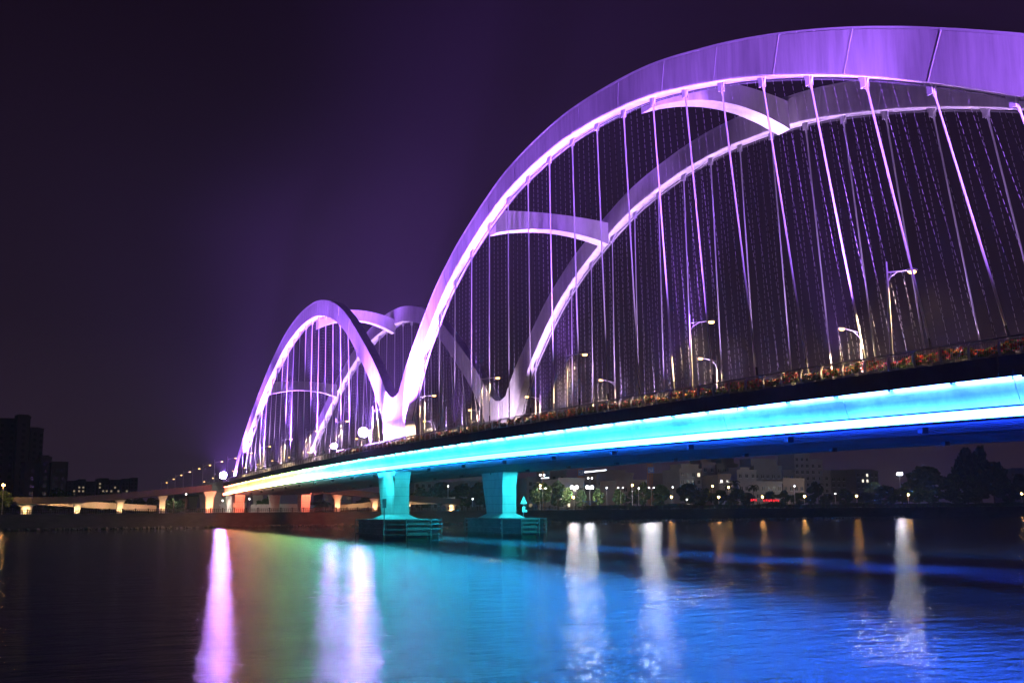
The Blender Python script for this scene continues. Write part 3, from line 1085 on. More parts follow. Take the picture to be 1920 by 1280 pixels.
# ------------------------------------------------------------------ pedestrian ramps with lit piers
def ramp(name, label, stations, width, parapet_h, pier_ids, lit=0.0, post=True, mat_=RAMP):
    """stations: (px, back, py of the deck underside)"""
    pts = []
    for px, back, py in stations:
        g_, k = ground(px, back)
        pts.append(Vector((g_.x, g_.y, height(px, py, k))))
    P = []
    for a, c in zip(pts[:-1], pts[1:]):
        for t in np.linspace(0, 1, 6, endpoint=False):
            P.append(a.lerp(c, t))
    P.append(pts[-1])
    base = Vector((pts[0].x, pts[0].y, BANK_Z))
    R = empty(name, base, label, "footbridge")
    sect = lambda prof: [[(p_ - base) + side * a + Vector((0, 0, z)) for a, z in prof] for p_, side in zip(P, sides)]
    sides = []
    for i, p_ in enumerate(P):
        d = (P[min(i + 1, len(P) - 1)] - P[max(i - 1, 0)])
        d.z = 0
        d.normalize()
        sides.append(Vector((-d.y, d.x, 0)))
    h = width / 2
    b = MB()
    b.loft(sect([(-h, 0.1), (-h * 0.6, 0.0), (h * 0.6, 0.0), (h, 0.1), (h, 0.55), (-h, 0.55)]))
    b.build("ramp_deck", mat_, R)
    for sg in (-1, 1):
        b = MB()
        b.loft(sect([(sg * h - 0.06, 0.55), (sg * h + 0.06, 0.55), (sg * h + 0.06, 0.55 + parapet_h), (sg * h - 0.06, 0.55 + parapet_h)]))
        par = b.build("parapet", mat_, R)
        if post:
            for i in range(0, len(P), 1):
                c = P[i] - base + sides[i] * sg * h
                b = MB()
                b.box(c.x - 0.12, c.x + 0.12, c.y - 0.12, c.y + 0.12, c.z + 0.5, c.z + 0.62 + parapet_h)
                b.build("parapet_post", mat_, par)
    for px, back, power, wide in pier_ids:
        g_, k = ground(px, back)
        i = min(range(len(P)), key=lambda q_: (P[q_].xy - g_.xy).length)
        c = P[i]
        z0, z1 = BANK_Z - base.z, c.z - base.z + 0.02
        x, y = c.x - base.x, c.y - base.y
        b = MB()
        wt, wb = 1.0 * wide, 0.7 * wide
        q_ = lambda w_, l_: [(x - l_, y - w_), (x + l_, y - w_), (x + l_, y + w_), (x - l_, y + w_)]
        zm = z0 + (z1 - z0) * 0.72
        b.frustum(q_(wb, 0.6), q_(wb * 1.05, 0.6), z0, zm)
        b.frustum(q_(wb * 1.05, 0.6), q_(wt * 1.35, 0.65), zm, z1)
        b.build("ramp_pier", WHITE, R)
        if power:
            # in-ground up-lights on the river side of the pier
            spot("pier_uplight", (c.x + 2.2, c.y - 0.4, BANK_Z + 0.15), (c.x + 0.3, c.y, BANK_Z * 0.55 + c.z * 0.45), (1.0, 0.55, 0.22), power * 0.8, 58, 0.6, 0.12, R)
    return R


ramp("footbridge_ramp", "long pinkish ramp rising from left to the bridge end on glowing piers",
     [(28, 14, 945), (60, 12.5, 945), (145, 12, 943), (225, 12, 936.5), (304, 12, 929), (392, 12, 920.5)], 3.2, 1.1,
     [(48, 13, 900, 1.7), (145, 12, 1000, 1.0), (225, 12, 1000, 1.0), (304, 12, 800, 1.0), (392, 12, 1500, 1.3)], mat_=RAMP_DIM)
ramp("footbridge_ramp", "lower cream lit ramp under the long left footbridge, sloping down rightwards",
     [(62, 24, 945), (100, 24, 948), (180, 24, 953), (290, 24, 959)], 3.0, 1.1, [], mat_=RAMP)
ramp("footbridge_ramp", "curved upper footbridge behind the piers, falling to the right on glowing piers",
     [(596, 16, 922), (632, 13, 927), (702, 12, 934), (776, 12, 940), (858, 12, 946)], 3.2, 1.1,
     [(632, 13, 1000, 1.0), (702, 12, 1000, 1.0), (768, 12, 700, 1.0), (847, 12, 1500, 1.7)], mat_=RAMP_DIM)
ramp("footbridge_ramp", "lower cream lit ramp behind the back end pier, rising to the right",
     [(632, 26, 958), (680, 26, 953), (725, 26, 948), (790, 26, 945), (848, 26, 942)], 3.0, 1.1, [])
for px, back, pw in ((110, 18, 900), (190, 18, 900), (255, 18, 700), (680, 19, 700), (800, 19, 600)):
    g_, k = ground(px, back)
    spot("ramp_glow_lamp", (g_.x, g_.y, BANK_Z + 0.4), (g_.x - 8, g_.y, BANK_Z + 0.8), (1.0, 0.58, 0.26), pw * 1.6, 120, 0.5, 0.2)


# ------------------------------------------------------------------ trees
def crown_mesh(name, n, shape, mats, seed, leaf=0.055):
    r_ = np.random.default_rng(seed)
    b = MB()
    clumps = []
    for i in range(shape[0]):
        a = r_.uniform(0, 2 * math.pi)
        zz = r_.uniform(0.25, 0.95)
        rr = 0.36 * math.sin(math.pi * min(1, max(0.12, zz)) ** shape[1]) * r_.uniform(0.3, 1.0)
        clumps.append((rr * math.cos(a), rr * math.sin(a), zz, r_.uniform(0.09, 0.2)))
    for i in range(n):
        c = clumps[r_.integers(len(clumps))]
        d = r_.normal(size=3)
        d /= np.linalg.norm(d)
        d *= c[3] * r_.random() ** 0.4
        pos = (c[0] + d[0], c[1] + d[1], c[2] + d[2] * 0.7)
        a = Vector(r_.normal(size=3)).normalized()
        q_ = a.cross(Vector(r_.normal(size=3))).normalized()
        sz = leaf * r_.uniform(0.6, 1.3)
        b.quad(pos, a * sz, q_ * sz * 0.7, int(r_.integers(len(mats))))
    return b.mesh(name, mats)


def trunk_mesh(name):
    b = MB()
    b.tube([(0, 0, 0), (0.01, 0, 0.3), (-0.01, 0.01, 0.6)], [0.03, 0.022, 0.012], 6)
    for a in range(5):
        th = a * 1.3
        b.tube([(0, 0, 0.25 + 0.05 * a), (0.14 * math.cos(th), 0.14 * math.sin(th), 0.45 + 0.06 * a)], [0.013, 0.005], 4)
    return b.mesh(name, BARK)


TRUNK = trunk_mesh("trunk")
CROWNS = [crown_mesh("crown", 1500, (16, 1.0), [LEAF, LEAF_D], 1), crown_mesh("crown", 1300, (13, 0.8), [LEAF_D, LEAF_D, LEAF], 2), crown_mesh("crown", 1100, (22, 1.2), [LEAF, LEAF_L], 3, 0.045),
          crown_mesh("crown", 1700, (24, 1.1), [LEAF_D], 4)]


def palm_mesh():
    b = MB()
    for k in range(15):
        th = k * 2 * math.pi / 15
        el = 0.5 if k % 3 else 1.0
        p_ = Vector((0, 0, 0.78))
        for j in range(6):
            t0 = j / 6
            d = Vector((math.cos(th) * math.cos(el - t0 * 1.9), math.sin(th) * math.cos(el - t0 * 1.9), math.sin(el - t0 * 1.9)))
            sd = Vector((-math.sin(th), math.cos(th), -0.35))
            b.quad(p_ + d * 0.035, d * 0.04, sd * 0.05 * (1 - 0.6 * t0))
            sd = Vector((-math.sin(th), math.cos(th), 0.35))
            b.quad(p_ + d * 0.035, d * 0.04, sd * 0.05 * (1 - 0.6 * t0))
            p_ = p_ + d * 0.07
    return b.mesh("crown", LEAF_D)


PALM = palm_mesh()
pt = MB()
pt.tube([(0, 0, 0), (0.01, 0, 0.8)], [0.025, 0.015], 6)
PTRUNK = pt.mesh("trunk", BARK)


def tree(px, back, py_top, wpx, v, label, group="trees on the far bank", palm=False):
    g_, k = ground(px, back)
    h = max(2.5, height(px, py_top, k) - BANK_Z)
    wd = wpx * k * M_PER
    o = empty("palm_tree" if palm else "tree", (g_.x, g_.y, BANK_Z), label, "palm tree" if palm else "tree", group, rz=random.uniform(0, 6))
    o.scale = (wd / 0.85, wd / 0.85, h)
    link("crown", PALM if palm else CROWNS[v], o)
    link("trunk", PTRUNK if palm else TRUNK, o)
    return o


TREES = [  # px, back, top, width, crown kind, label
    (6, 12, 922, 40, 0, "lamp lit green tree at the left edge of the photo"), (34, 20, 930, 40, 1, "dark tree next to the leftmost one, by the ramp end"),
    (104, 60, 916, 46, 1, "dark tree before the low dark towers on the left"), (128, 70, 922, 40, 3, "dark round tree right of the low dark towers"),
    (168, 75, 926, 46, 1, "dark tree under the far lit flats"), (198, 75, 923, 46, 3, "dark broad tree right below the far lit flats"), (232, 60, 930, 40, 1, "dark tree behind the second glowing ramp pier"),
    (262, 34, 934, 30, 2, "lit green tree left of the third glowing ramp pier"), (284, 32, 933, 32, 2, "lit green tree touching the third glowing ramp pier"), (320, 34, 934, 28, 2, "lit green tree right of the third glowing ramp pier"), (338, 40, 938, 22, 0, "small lit tree before the viaduct"),
    (486, 44, 938, 20, 2, "small green tree between the end piers, left"), (504, 42, 931, 32, 2, "largest green lit tree seen between the two red end piers"),
    (600, 60, 936, 40, 1, "dark tree right of the red end pier"), (690, 70, 930, 46, 3, "dark tree above the right curved footbridge"), (790, 60, 915, 46, 1, "dark tree right of the front main pier"), (826, 60, 905, 50, 3, "tall dark tree between the two main piers"),
    (866, 50, 908, 54, 1, "dark tree left of the back main pier"), (900, 45, 905, 50, 3, "dark tree touching the back main pier"),
    (1004, 26, 914, 26, 2, "lamp lit pale green tree right of the back pier"), (1022, 30, 905, 30, 2, "pale green tree with a white lamp in it"), (1046, 40, 904, 34, 0, "mid green tree between the first white lamps"), (1064, 30, 914, 26, 2, "lit yellowish tree under the left star light"),
    (1090, 34, 920, 24, 0, "small tree behind the blue post"), (1122, 30, 917, 26, 2, "lit tree right of the right star light"), (1160, 30, 918, 28, 2, "light green tree under the double lamp"),
    (1186, 46, 922, 26, 0, "low tree right of the amber tall lamp"), (1206, 34, 905, 34, 1, "dark tree left of the strongest double lamp"), (1240, 30, 911, 44, 0, "broad lit tree right of the strongest double lamp"),
    (1292, 26, 907, 56, 3, "largest round dark tree below the pale block"), (1322, 32, 916, 40, 1, "dark tree right of the round dark one"), (1352, 30, 919, 40, 3, "dark tree before the stepped blocks"),
    (1382, 26, 916, 46, 1, "dark tree left of the red sign"), (1404, 40, 924, 30, 3, "dark low tree above the short red sign"), (1446, 38, 921, 36, 1, "dark tree above the long red sign"),
    (1502, 30, 924, 36, 3, "dark tree between two amber lamps"), (1528, 44, 904, 34, 1, "tall thin dark tree in front of the white framed tower"), (1552, 30, 926, 36, 3, "low dark tree left of the third amber lamp"),
    (1586, 40, 918, 44, 1, "dark tree over the amber lit railing"), (1622, 40, 922, 40, 3, "dark tree right of the amber lit railing lamp"), (1662, 30, 912, 56, 0, "dim green tree under the high mast light, left"), (1692, 30, 915, 46, 2, "dim green tree right under the high mast light"),
    (1724, 28, 915, 46, 2, "pale green tree right of the high mast light"), (1754, 28, 916, 46, 2, "second pale green tree right of the high mast light"), (1742, 80, 876, 84, 3, "wide domed dark tree behind the pale green row"),
    (1800, 60, 874, 60, 1, "dark tree left below the tall crown"), (1816, 70, 842, 46, 3, "tall dark tree with a high crown, left half"), (1842, 66, 840, 46, 1, "tallest dark tree near the right edge"), (1866, 50, 868, 56, 3, "dark tree right of the tallest one"),
    (1894, 40, 905, 50, 1, "low dark tree near the right edge"), (1916, 40, 890, 40, 3, "dark tree cut by the right edge"), (1790, 30, 918, 50, 1, "dark shrubby tree left of the right dark group"), (1830, 28, 914, 60, 3, "dark wide tree at the foot of the tallest one"),
    (1470, 40, 920, 30, 1, "dark tree left of the white pole lamp"), (1640, 60, 905, 40, 3, "dark tree before the low far roof"),
]
for px, back, top, wpx, v, lab in TREES:
    tree(px, back, top, wpx, v, lab)
for px, back, top, wpx, lab in ((1010, 40, 900, 30, "palm left of the first white lamp"), (1378, 36, 896, 30, "palm before the reddish block"), (1414, 34, 905, 26, "palm over the short red sign"), (1536, 36, 902, 26, "palm before the white framed tower"), (1366, 44, 903, 24, "palm by the yellow lamp")):
    tree(px, back, top, wpx, 0, lab, "palms on the far bank", True)
# rough hedge on top of the quay
b = MB()
for i in range(16000):
    y = rng.uniform(96, 320)
    hgt = (0.8 + 0.9 * (0.5 + 0.5 * math.sin(y * 0.23) * math.sin(y * 0.071 + 2))) * rng.random() ** 0.5
    a = Vector(rng.normal(size=3)).normalized()
    q_ = a.cross(Vector(rng.normal(size=3))).normalized()
    sz = rng.uniform(0.1, 0.25)
    b.quad((bank_x(y) - rng.uniform(1.6, 3.4), y, BANK_Z + hgt), a * sz, q_ * sz, int(rng.integers(2)))
tag(b.build("hedge", [LEAF_D, LEAF]), "rough dark hedge along the top of the far river wall", "hedge", kind="stuff")


# ------------------------------------------------------------------ buildings
def win_mesh(name, w_, h_, lit=None):
    b = MB()
    b.box(-0.06, 0.02, -w_ / 2, w_ / 2, 0, h_, 0)
    b.box(-0.02, 0.1, -w_ / 2 - .12, w_ / 2 + .12, -0.16, 0.0, 1)
    b.box(-0.02, 0.07, -0.05, 0.05, 0, h_, 1)
    return b.mesh(name, [lit or GLASS, WHITE if not lit else WHITE])


WIN, WINL = win_mesh("window", 1.4, 1.6), win_mesh("window", 1.4, 1.6, LITWIN)


def building(px0, px1, py_top, back, m_, label, floors=None, lit=0.03, setbacks=(), cap=None, depth=12.0, windows=True, far=False):
    g0, k0 = ground(px0, back)
    g1, k1 = ground(px1, back)
    c = (g0 + g1) / 2
    wd = (g1 - g0).length
    k = (k0 + k1) / 2
    h = height((px0 + px1) / 2, py_top, k) - BANK_Z
    d = (g1 - g0).normalized()
    rz = math.atan2(d.y, d.x) - math.pi / 2      # local +y along the facade, local +x towards the river
    B = empty("building", (c.x, c.y, BANK_Z), label, "building", "far bank buildings", rz)
    b = MB()
    b.box(-depth, 0, -wd / 2, wd / 2, -0.3, h)
    b.build("wall", m_, B)
    b = MB()
    b.box(-depth - 0.2, 0.25, -wd / 2 - 0.25, wd / 2 + 0.25, h, h + 0.45)
    b.box(-0.1, 0.2, -wd / 2 - 0.2, wd / 2 + 0.2, h + 0.45, h + 1.0)
    b.build("roof", m_, B)
    for (a0, a1, dh) in setbacks:
        b = MB()
        b.box(-depth * 0.8, -depth * 0.15, -wd / 2 + a0 * wd, -wd / 2 + a1 * wd, h + 0.45, h + 0.45 + dh)
        b.box(-depth * 0.8 - .3, -depth * 0.15 + .3, -wd / 2 + a0 * wd - .3, -wd / 2 + a1 * wd + .3, h + 0.45 + dh, h + 0.75 + dh)
        b.build("roof_storey", m_, B)
    fl = 3.2
    nf = int(h / fl)
    nc = max(1, int(wd / 3.0))
    if not windows:
        return B
    if far or nf * nc > 60:
        b = MB()
        lm = MB()
        for f in range(nf):
            for i in range(nc):
                y = -wd / 2 + (i + 0.5) * wd / nc
                z = 0.9 + f * fl
                ((lm if random.random() < lit else b)).box(-0.06, 0.03, y - 0.75, y + 0.75, z, z + 1.6)
        tag(b.build("window", GLASS, B), kind="stuff")
        if lm.v:
            tag(lm.build("lit_window", LITWIN_FAR, B), kind="stuff")
        for i in range(nc + 1):
            if i % 2 == 0:
                y = -wd / 2 + i * wd / nc
                b = MB()
                b.box(-0.02, 0.35, y - 0.2, y + 0.2, 0, h)
                b.build("pilaster", m_, B)
    else:
        for f in range(nf):
            for i in range(nc):
                y = -wd / 2 + (i + 0.5) * wd / nc
                link("window", WINL if random.random() < lit else WIN, B, (0, y, 0.9 + f * fl))
            if f:
                b = MB()
                b.box(-0.02, 0.12, -wd / 2 - 0.05, wd / 2 + 0.05, f * fl - 0.1, f * fl + 0.1)
                b.build("string_course", m_, B)
    return B


building(-14, 23, 787, 330, BLD_T, "tallest dark tower block cut by the left edge", far=True, lit=0.0, depth=20)
building(24, 48, 783, 320, BLD_T, "tall narrow dark tower with a flat cap right of the leftmost tower", far=True, lit=0.0, setbacks=((0.0, 0.9, 1.2),), depth=20)
building(50, 66, 804, 340, BLD_T, "dark slab of the left towers with a regular window grid", far=True, lit=0.0, depth=20)
building(66, 74, 806, 350, BLD_T, "thin brownish dark slab right of the window grid tower", far=True, lit=0.0, depth=20)
building(43, 71, 867, 240, BLD_T, "lower dark block in front of the tall left towers", far=True, lit=0.0, depth=16)
building(72, 92, 860, 236, BLD_T, "lower dark tower with a raised cap in the middle of the left group", far=True, lit=0.0, setbacks=((0.1, 0.8, 1.0),), depth=16)
building(93, 123, 869, 230, BLD_T, "right end dark block of the left group", far=True, lit=0.0, depth=16)
for i, (a, c, tp) in enumerate(((124, 142, 903), (143, 158, 900), (160, 178, 904), (182, 202, 898), (204, 224, 901), (226, 240, 899), (242, 256, 897))):
    building(a, c, tp, 760, BLD_T, f"hazy distant block of flats with few lit windows, {ORD[i]} from the left", far=True, lit=0.3, depth=16)
building(606, 660, 908, 160, BLD_C, "dim flat block above the right footbridge", lit=0.02, far=True)
building(776, 822, 900, 200, BLD_C, "dim stepped block seen between the main piers, left", lit=0.0, setbacks=((0.5, 0.9, 3.0),), far=True)
building(858, 898, 905, 200, BLD_C, "dim low block seen left of the back pier", lit=0.0, far=True)
building(900, 918, 903, 190, BLD_C, "small dim block beside the back pier", lit=0.0, far=True)
building(988, 1030, 898, 150, BLD_C, "grey block right of the back pier behind the lit tree", lit=0.10, far=True)
building(1032, 1062, 884, 170, BLD_C, "dark block with a step below the girder", lit=0.0, setbacks=((0.1, 0.6, 2.0),), far=True)
building(1048, 1096, 900, 110, BLD_A, "pale low building behind the left star light", lit=0.08)
building(1120, 1188, 890, 140, BLD_B, "long reddish building behind the bank lamps", lit=0.0, setbacks=((0.2, 0.85, 1.6),))
building(1156, 1214, 903, 110, BLD_B, "lower pinkish building beside the crane", lit=0.0)
building(1248, 1276, 888, 120, BLD_B, "brown block with a few lit windows left of the pale block", lit=0.2)
building(1276, 1317, 882, 104, BLD_A, "pale grey block with a few lit windows", lit=0.09, setbacks=((0.2, 1.0, 2.2),))
building(1318, 1344, 870, 128, BLD_B, "dark reddish block right of the pale block", lit=0.0, setbacks=((0.1, 0.6, 3.2),))
building(1324, 1336, 860, 150, BLD_A, "thin water tower like turret above the roofs", lit=0.0)
building(1346, 1386, 872, 136, BLD_C, "dark terraced block in the middle of the right skyline", lit=0.0, setbacks=((0.35, 0.95, 4.0),))
building(1348, 1372, 892, 96, BLD_B, "small reddish house with square windows", lit=0.0)
building(1384, 1420, 884, 112, BLD_A, "dim pinkish house with stacked balconies", lit=0.05, setbacks=((0.3, 0.8, 1.4),))
building(1416, 1468, 876, 118, BLD_C, "broad dark block with an overhanging flat roof", lit=0.0, setbacks=((0.0, 0.94, 3.4),))
building(1386, 1468, 906, 78, BLD_A, "long low whitish building behind the red sign", lit=0.0)
building(1470, 1492, 884, 130, BLD_C, "dark block left of the white framed tower", lit=0.0)
building(1493, 1522, 853, 140, BLD_A, "tall white framed tower with open window bays", lit=0.0, setbacks=((0.0, 0.3, 2.0),))
building(1522, 1546, 864, 140, BLD_A, "middle step of the white framed tower", lit=0.0)
building(1545, 1560, 884, 138, BLD_A, "lowest step of the white framed tower", lit=0.0)
building(1470, 1510, 900, 80, BLD_B, "low dim house under the white framed tower", lit=0.0)
building(1560, 1590, 884, 150, BLD_C, "dark low block right of the white framed tower", lit=0.0)
building(1608, 1650, 885, 170, BLD_C, "far dark block with a flat roof", lit=0.04, setbacks=((0.05, 0.95, 1.0),))
building(1900, 1924, 880, 140, BLD_C, "dim block at the right edge", lit=0.03)
# white shed and fence under the bridge end
building(412, 460, 948, 60, WHITE, "white low shed under the left bridge end", windows=False, depth=6)
g0, k0 = ground(470, 40)
g1, k1 = ground(560, 40)
o = empty("site_fence", (g0.x, g0.y, BANK_Z), "pale grey panel fence between the two red end piers", "fence")
d = g1 - g0
for i in range(9):
    b = MB()
    a, c = d * (i / 9), d * ((i + 0.97) / 9)
    b.add([(a.x, a.y, 0), (c.x, c.y, 0), (c.x, c.y, 2.3), (a.x, a.y, 2.3), (a.x - .08, a.y, 0), (c.x - .08, c.y, 0), (c.x - .08, c.y, 2.3), (a.x - .08, a.y, 2.3)],
          [(0, 1, 2, 3), (7, 6, 5, 4), (3, 2, 6, 7), (0, 4, 5, 1), (0, 3, 7, 4), (1, 5, 6, 2)])
    b.build("fence_panel", BLD_A, o)


# ------------------------------------------------------------------ lamps on the bank
def bank_lamp(px, back, py, label, bulb, power=0, col=(1, .6, .25), r=0.28, heads=1, foot=None, group="lamps on the far bank"):
    g_, k = ground(px, back)
    h = height(px, py, k) - BANK_Z
    o = empty("bank_lamp", (g_.x, g_.y, BANK_Z), label, "lamp", group)
    b = MB()
    b.tube([(0, 0, 0), (0, 0, h - r * 0.6)], [0.09, 0.06], 6)
    b.build("pole", PAINT_PLAIN, o)
    if heads == 1:
        b = MB()
        b.ball((0.12, 0, h), r, n=10, m=6)
        b.build("globe", bulb, o)
    else:
        b = MB()
        b.tube([(0, -0.9, h + 0.1), (0, 0, h - 0.3), (0, 0.9, h + 0.1)], 0.05, 5)
        b.build("arm", PAINT_PLAIN, o)
        for y in (-0.9, 0.9):
            b = MB()
            b.ball((0.1, y, h), r, r, r * 0.6, n=10, m=6)
            b.build("globe", bulb, o)
    b = MB()
    b.tube([(0, 0, h - r * 0.9), (0, 0, h - r * 0.55)], 0.14, 6)
    b.build("collar", STEEL, o)
    if power:
        spot("light", (g_.x - 0.5, g_.y, BANK_Z + h - 0.2), (g_.x - 9, g_.y, BANK_Z + h - 3.5), col, power * (3.6 if px > 700 else 3.0), 150, 0.5, 0.3, o)
    return o


AMB = (1.0, 0.55, 0.2)
WHT = (1.0, 0.95, 0.85)
for px, py, pw, lab in ((4, 909, 700, "amber lamp in the green tree at the left edge"), (1075, 932, 260, "amber globe lamp under the left star light"), (1259, 931, 300, "amber globe lamp right of the strongest double lamp"), (1348, 931, 160, "amber globe lamp before the dark round trees"),
                        (1430, 931, 400, "amber globe lamp at the long red sign"), (1509, 930, 300, "amber globe lamp right of the white pole lamp"), (1607, 929, 420, "amber globe lamp over the lit railing"), (1704, 927, 300, "amber globe lamp under the high mast light"), (1917, 925, 300, "amber globe lamp at the right edge")):
    bank_lamp(px, 6, py, lab, WARM_FAR, pw, AMB, 0.30)
for px, py, pw, hd, lab in ((1013, 910, 0, 1, "small amber lamp above the lit tree right of the back pier"), (1186, 909, 200, 1, "tall amber lamp left of the crane"), (1337, 911, 60, 1, "amber lamp high in the dark trees"), (1367, 913, 60, 1, "yellow lamp among the palms")):
    bank_lamp(px, 30, py, lab, WARM_FAR, pw, AMB, 0.24)
for px, py, pw, hd, lab in ((1018, 915, 500, 2, "white double lamp in the lit tree right of the back pier"), (1138, 914, 150, 1, "thin white pole lamp right of the star lights"), (1164, 914, 500, 2, "white double headed lamp above the light green tree"), (1198, 915, 0, 1, "thin white pole lamp left of the crane"),
                            (1222, 914, 500, 2, "white double headed lamp at the foot of the crane"), (1262, 913, 0, 1, "thin white pole lamp above the broad lit tree"), (1491, 911, 300, 1, "white lamp on a tall pole right of the long low building"), (1567, 925, 0, 1, "small white lamp low in the dark trees"),
                            (1288, 936, 0, 1, "tiny white lamp low before the round tree"), (840, 911, 260, 1, "star like amber lamp between the main piers"), (886, 935, 0, 1, "small low lamp left of the back pier"), (467, 935, 700, 1, "white lamp under the left bridge end"), (417, 938, 500, 1, "white lamp left of the near red end pier"),
                            (631, 919, 200, 1, "white lamp above the right footbridge"), (348, 926, 500, 1, "white lamp before the viaduct by the lit trees"), (325, 922, 300, 1, "white lamp above the third glowing ramp pier")):
    bank_lamp(px, 22 if px > 700 else 30, py, lab, COOL if px > 1000 else COOL_S, pw, WHT, 0.22, hd)


def star_flood(px, back, py, label, r, lens, power, mast=True):
    g_, k = ground(px, back)
    h = height(px, py, k) - BANK_Z
    o = empty("mast_light", (g_.x, g_.y, BANK_Z), label, "floodlight", "mast floodlights on the far bank")
    b = MB()
    b.tube([(0, 0, 0), (0, 0, h)], [0.16, 0.09], 8)
    b.build("mast", PAINT_PLAIN, o)
    b = MB()
    b.tube([(0, -1.2, h), (0, 1.2, h)], 0.08, 6)
    b.build("cross_arm", GREY, o)
    for y in (-0.8, 0.8):
        b = MB()
        b.box(-0.3, 0.12, y - r * 1.1, y + r * 1.1, h - r, h + r)
        b.build("housing", STEEL, o)
        b = MB()
        b.box(0.125, 0.18, y - r, y + r, h - r * 0.85, h + r * 0.85)
        b.build("lens", lens, o)
    if power:
        spot("light", (g_.x - 0.8, g_.y, BANK_Z + h - 0.2), (g_.x - 9, g_.y, BANK_Z + h - 4.0), WHT, power * 5.0, 155, 0.5, 0.3, o)
    return o


star_flood(1077, 24, 913, "left of the two low white star floodlights", 0.42, FLOODW, 1800)
star_flood(1106, 24, 913, "right of the two low white star floodlights, on the blue post", 0.42, FLOODW, 1800)
star_flood(1107, 80, 896, "smaller white floodlight above the two star lights", 0.25, COOL, 600)
star_flood(1017, 90, 890, "white floodlight above the first double lamp", 0.30, COOL, 600)
star_flood(1690, 40, 888, "high mast white floodlight above the pale green trees", 0.50, FLOODW, 4200)

# blue basketball frame like post under the right star light
g_, k = ground(1106, 20)
o = empty("blue_frame", (g_.x, g_.y, BANK_Z), "blue T shaped steel frame under the right star light", "frame")
b = MB()
b.tube([(0, 0, 0), (0, 0, 2.4)], 0.16, 6)
b.tube([(0, 0, 1.6), (0, -1.6, 2.6)], 0.1, 5)
b.tube([(0, 0, 1.6), (0, 1.6, 2.6)], 0.1, 5)
b.build("post", BLUE, o)
b = MB()
b.box(-0.1, 0.1, -2.6, 2.6, 2.55, 2.75)
b.box(-0.1, 0.1, 2.3, 2.5, 2.75, 3.4)
b.box(-0.1, 0.1, -2.5, -2.3, 2.75, 3.4)
b.build("beam", BLUE, o)


# ------------------------------------------------------------------ cranes
def crane(px, back, py_top, jib, label, work_light=False):
    g_, k = ground(px, back)
    h = height(px, py_top, k) - BANK_Z
    o = empty("tower_crane", (g_.x, g_.y, BANK_Z), label, "crane", "tower cranes on the far bank")
    b = MB()
    w_ = 0.75
    for x, y in ((-w_, -w_), (w_, -w_), (w_, w_), (-w_, w_)):
        b.box(x - .1, x + .1, y - .1, y + .1, 0, h)
    z = 0
    fl = 1
    while z < h - 1.6:
        for y0 in (-w_, w_):
            b.tube([(y0, -w_ * fl, z), (y0, w_ * fl, z + 1.6)], 0.06, 4)
            b.tube([(-w_ * fl, y0, z), (w_ * fl, y0, z + 1.6)], 0.06, 4)
        z += 1.6
        fl = -fl
    b.build("mast", ORANGE, o)
    b = MB()
    b.box(0.9, 1.0, -1.5, 1.5, h * 0.58, h * 0.58 + 2.4)
    b.build("sign_board", BLUE, o)
    b = MB()
    b.quad((1.03, -0.6, h * 0.58 + 1.3), (0, 0.5, 0), (0, 0, 0.12))
    b.quad((1.03, 0.6, h * 0.58 + 1.3), (0, 0.12, 0), (0, 0, 0.6))
    b.quad((1.03, 0.2, h * 0.58 + 0.7), (0, 0.8, 0), (0, 0, 0.1))
    b.build("lettering", WHITE, o)
    if jib:
        (ax, ay), (bx, by) = jib
        j0, j1 = [], []
        A = Vector((0, (ax - px) * k * M_PER, height(ax, ay, k) - BANK_Z))
        B_ = Vector((0, (bx - px) * k * M_PER, height(bx, by, k) - BANK_Z))
        b = MB()
        b.tube([A, B_], 0.3, 6)
        b.build("jib", JIB, o)
    b = MB()
    b.box(-0.9, 0.9, -0.9, 0.9, h, h + 2.2)
    b.build("cab", ORANGE, o)
    if work_light:
        for y in (-1.3, 1.3):
            b = MB()
            hl = height(px, 851, k) - BANK_Z
            b.box(0.8, 1.2, y - 1.0, y + 1.0, hl - 0.7, hl + 0.8)
            b.build("work_lamp", STEEL, o)
            b = MB()
            b.box(1.205, 1.26, y - 0.9, y + 0.9, hl - 0.6, hl + 0.7)
            b.build("work_lamp_lens", FLOODW, o)
    return o


crane(1089, 120, 846, ((1095, 885), (1144, 880)), "orange lattice tower crane with a glowing jib behind the star lights")
crane(1220, 100, 838, None, "orange lattice tower crane with a blue board at the strongest reflection", True)
g_, k = ground(1010, 130)
o = empty("crane_jib", (g_.x, g_.y, BANK_Z), "white glowing crane arm just right of the back pier top", "crane")
b = MB()
b.tube([(0, -26 * k * M_PER, height(985, 880, k) - BANK_Z), (0, 25 * k * M_PER, height(1035, 878, k) - BANK_Z)], 0.32, 6)
b.build("arm", JIB, o)
b = MB()
b.tube([(0, 6 * k * M_PER, height(1016, 896, k) - BANK_Z), (0, 22 * k * M_PER, height(1031, 895, k) - BANK_Z)], 0.22, 6)
b.build("lower_arm", JIB, o)
b = MB()
b.tube([(0, 10 * k * M_PER, 0), (0, 10 * k * M_PER, height(1020, 878, k) - BANK_Z)], 0.3, 4)
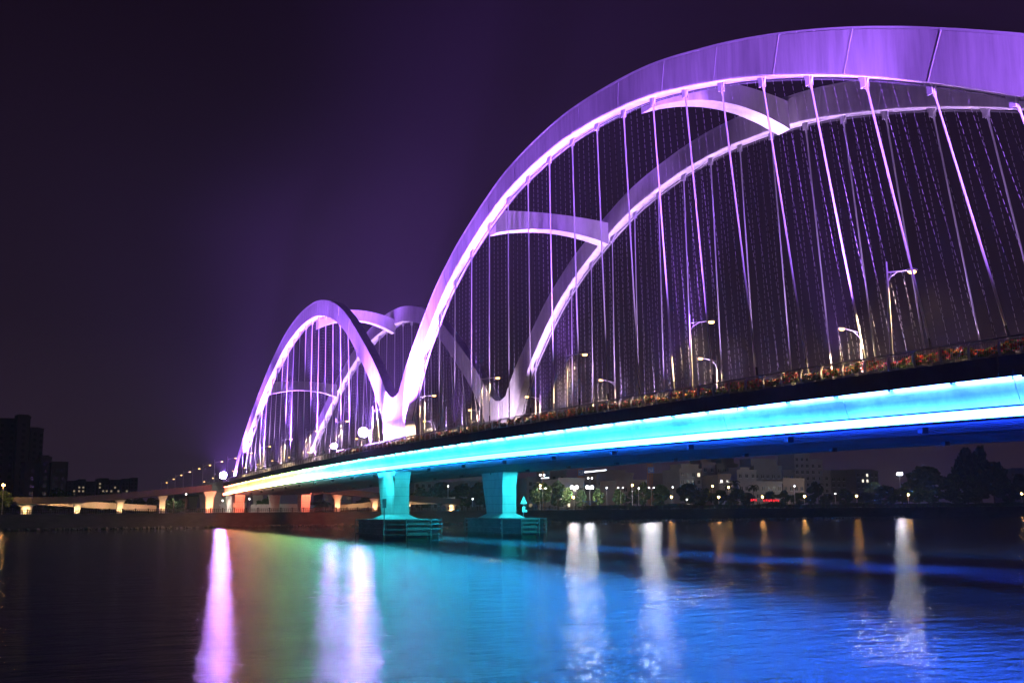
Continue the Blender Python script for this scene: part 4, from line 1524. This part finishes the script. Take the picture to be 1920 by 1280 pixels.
b.build("mast", ORANGE, o)


# ------------------------------------------------------------------ red neon signs (strokes only: unreadable in the photograph)
def neon(px0, px1, py, back, label, n):
    g0, k0 = ground(px0, back)
    g1, k1 = ground(px1, back)
    z = height((px0 + px1) / 2, py, (k0 + k1) / 2)
    o = empty("neon_sign", (g0.x, g0.y, BANK_Z), label, "sign")
    d = g1 - g0
    for i in range(n):
        c = d * ((i + 0.5) / n)
        b = MB()
        wd = d.length / n * 0.36
        sd = d.normalized()
        hh = random.uniform(0.45, 0.65)
        zz = z - BANK_Z + (0.12 if i % 2 else 0)
        for q_ in range(3):
            a = random.uniform(-0.9, 0.9)
            b.quad(Vector((c.x + 0.1, c.y, zz + (q_ - 1) * hh * 0.5)), sd * wd, Vector((0, 0, 0.07)))
            b.quad(Vector((c.x + 0.1, c.y, zz)) + sd * wd * a, sd * 0.07, Vector((0, 0, hh * 0.6)))
        b.build("letter", REDSIGN, o)
    b = MB()
    zz = z - BANK_Z
    for q_ in (0.05, 0.5, 0.95):
        b.tube([(d.x * q_ - .1, d.y * q_, 0), (d.x * q_ - .1, d.y * q_, zz)], 0.06, 4)
    b.tube([(-0.1, 0, zz - 0.5), (d.x - 0.1, d.y, zz - 0.5)], 0.06, 4)
    b.build("frame", STEEL, o)


neon(1431, 1462, 938, 16, "long red neon sign by the amber lamp", 7)
neon(1407, 1420, 937, 18, "short red neon sign left of the long one", 3)
# ------------------------------------------------------------------ night haze over the river
hz = MB()
hz.box(-1700, 400, -900, 1500, -2.5, 75)
m = bpy.data.materials.new("river_haze")
m.use_nodes = True
nt = m.node_tree
nt.nodes.clear()
o_ = nt.nodes.new("ShaderNodeOutputMaterial")
pv = nt.nodes.new("ShaderNodeVolumePrincipled")
pv.inputs["Color"].default_value = (0.9, 0.9, 0.92, 1)
pv.inputs["Density"].default_value = 0.00022
pv.inputs["Anisotropy"].default_value = 0.3
nt.links.new(pv.outputs[0], o_.inputs["Volume"])
tag(hz.build("haze", m), kind="stuff")
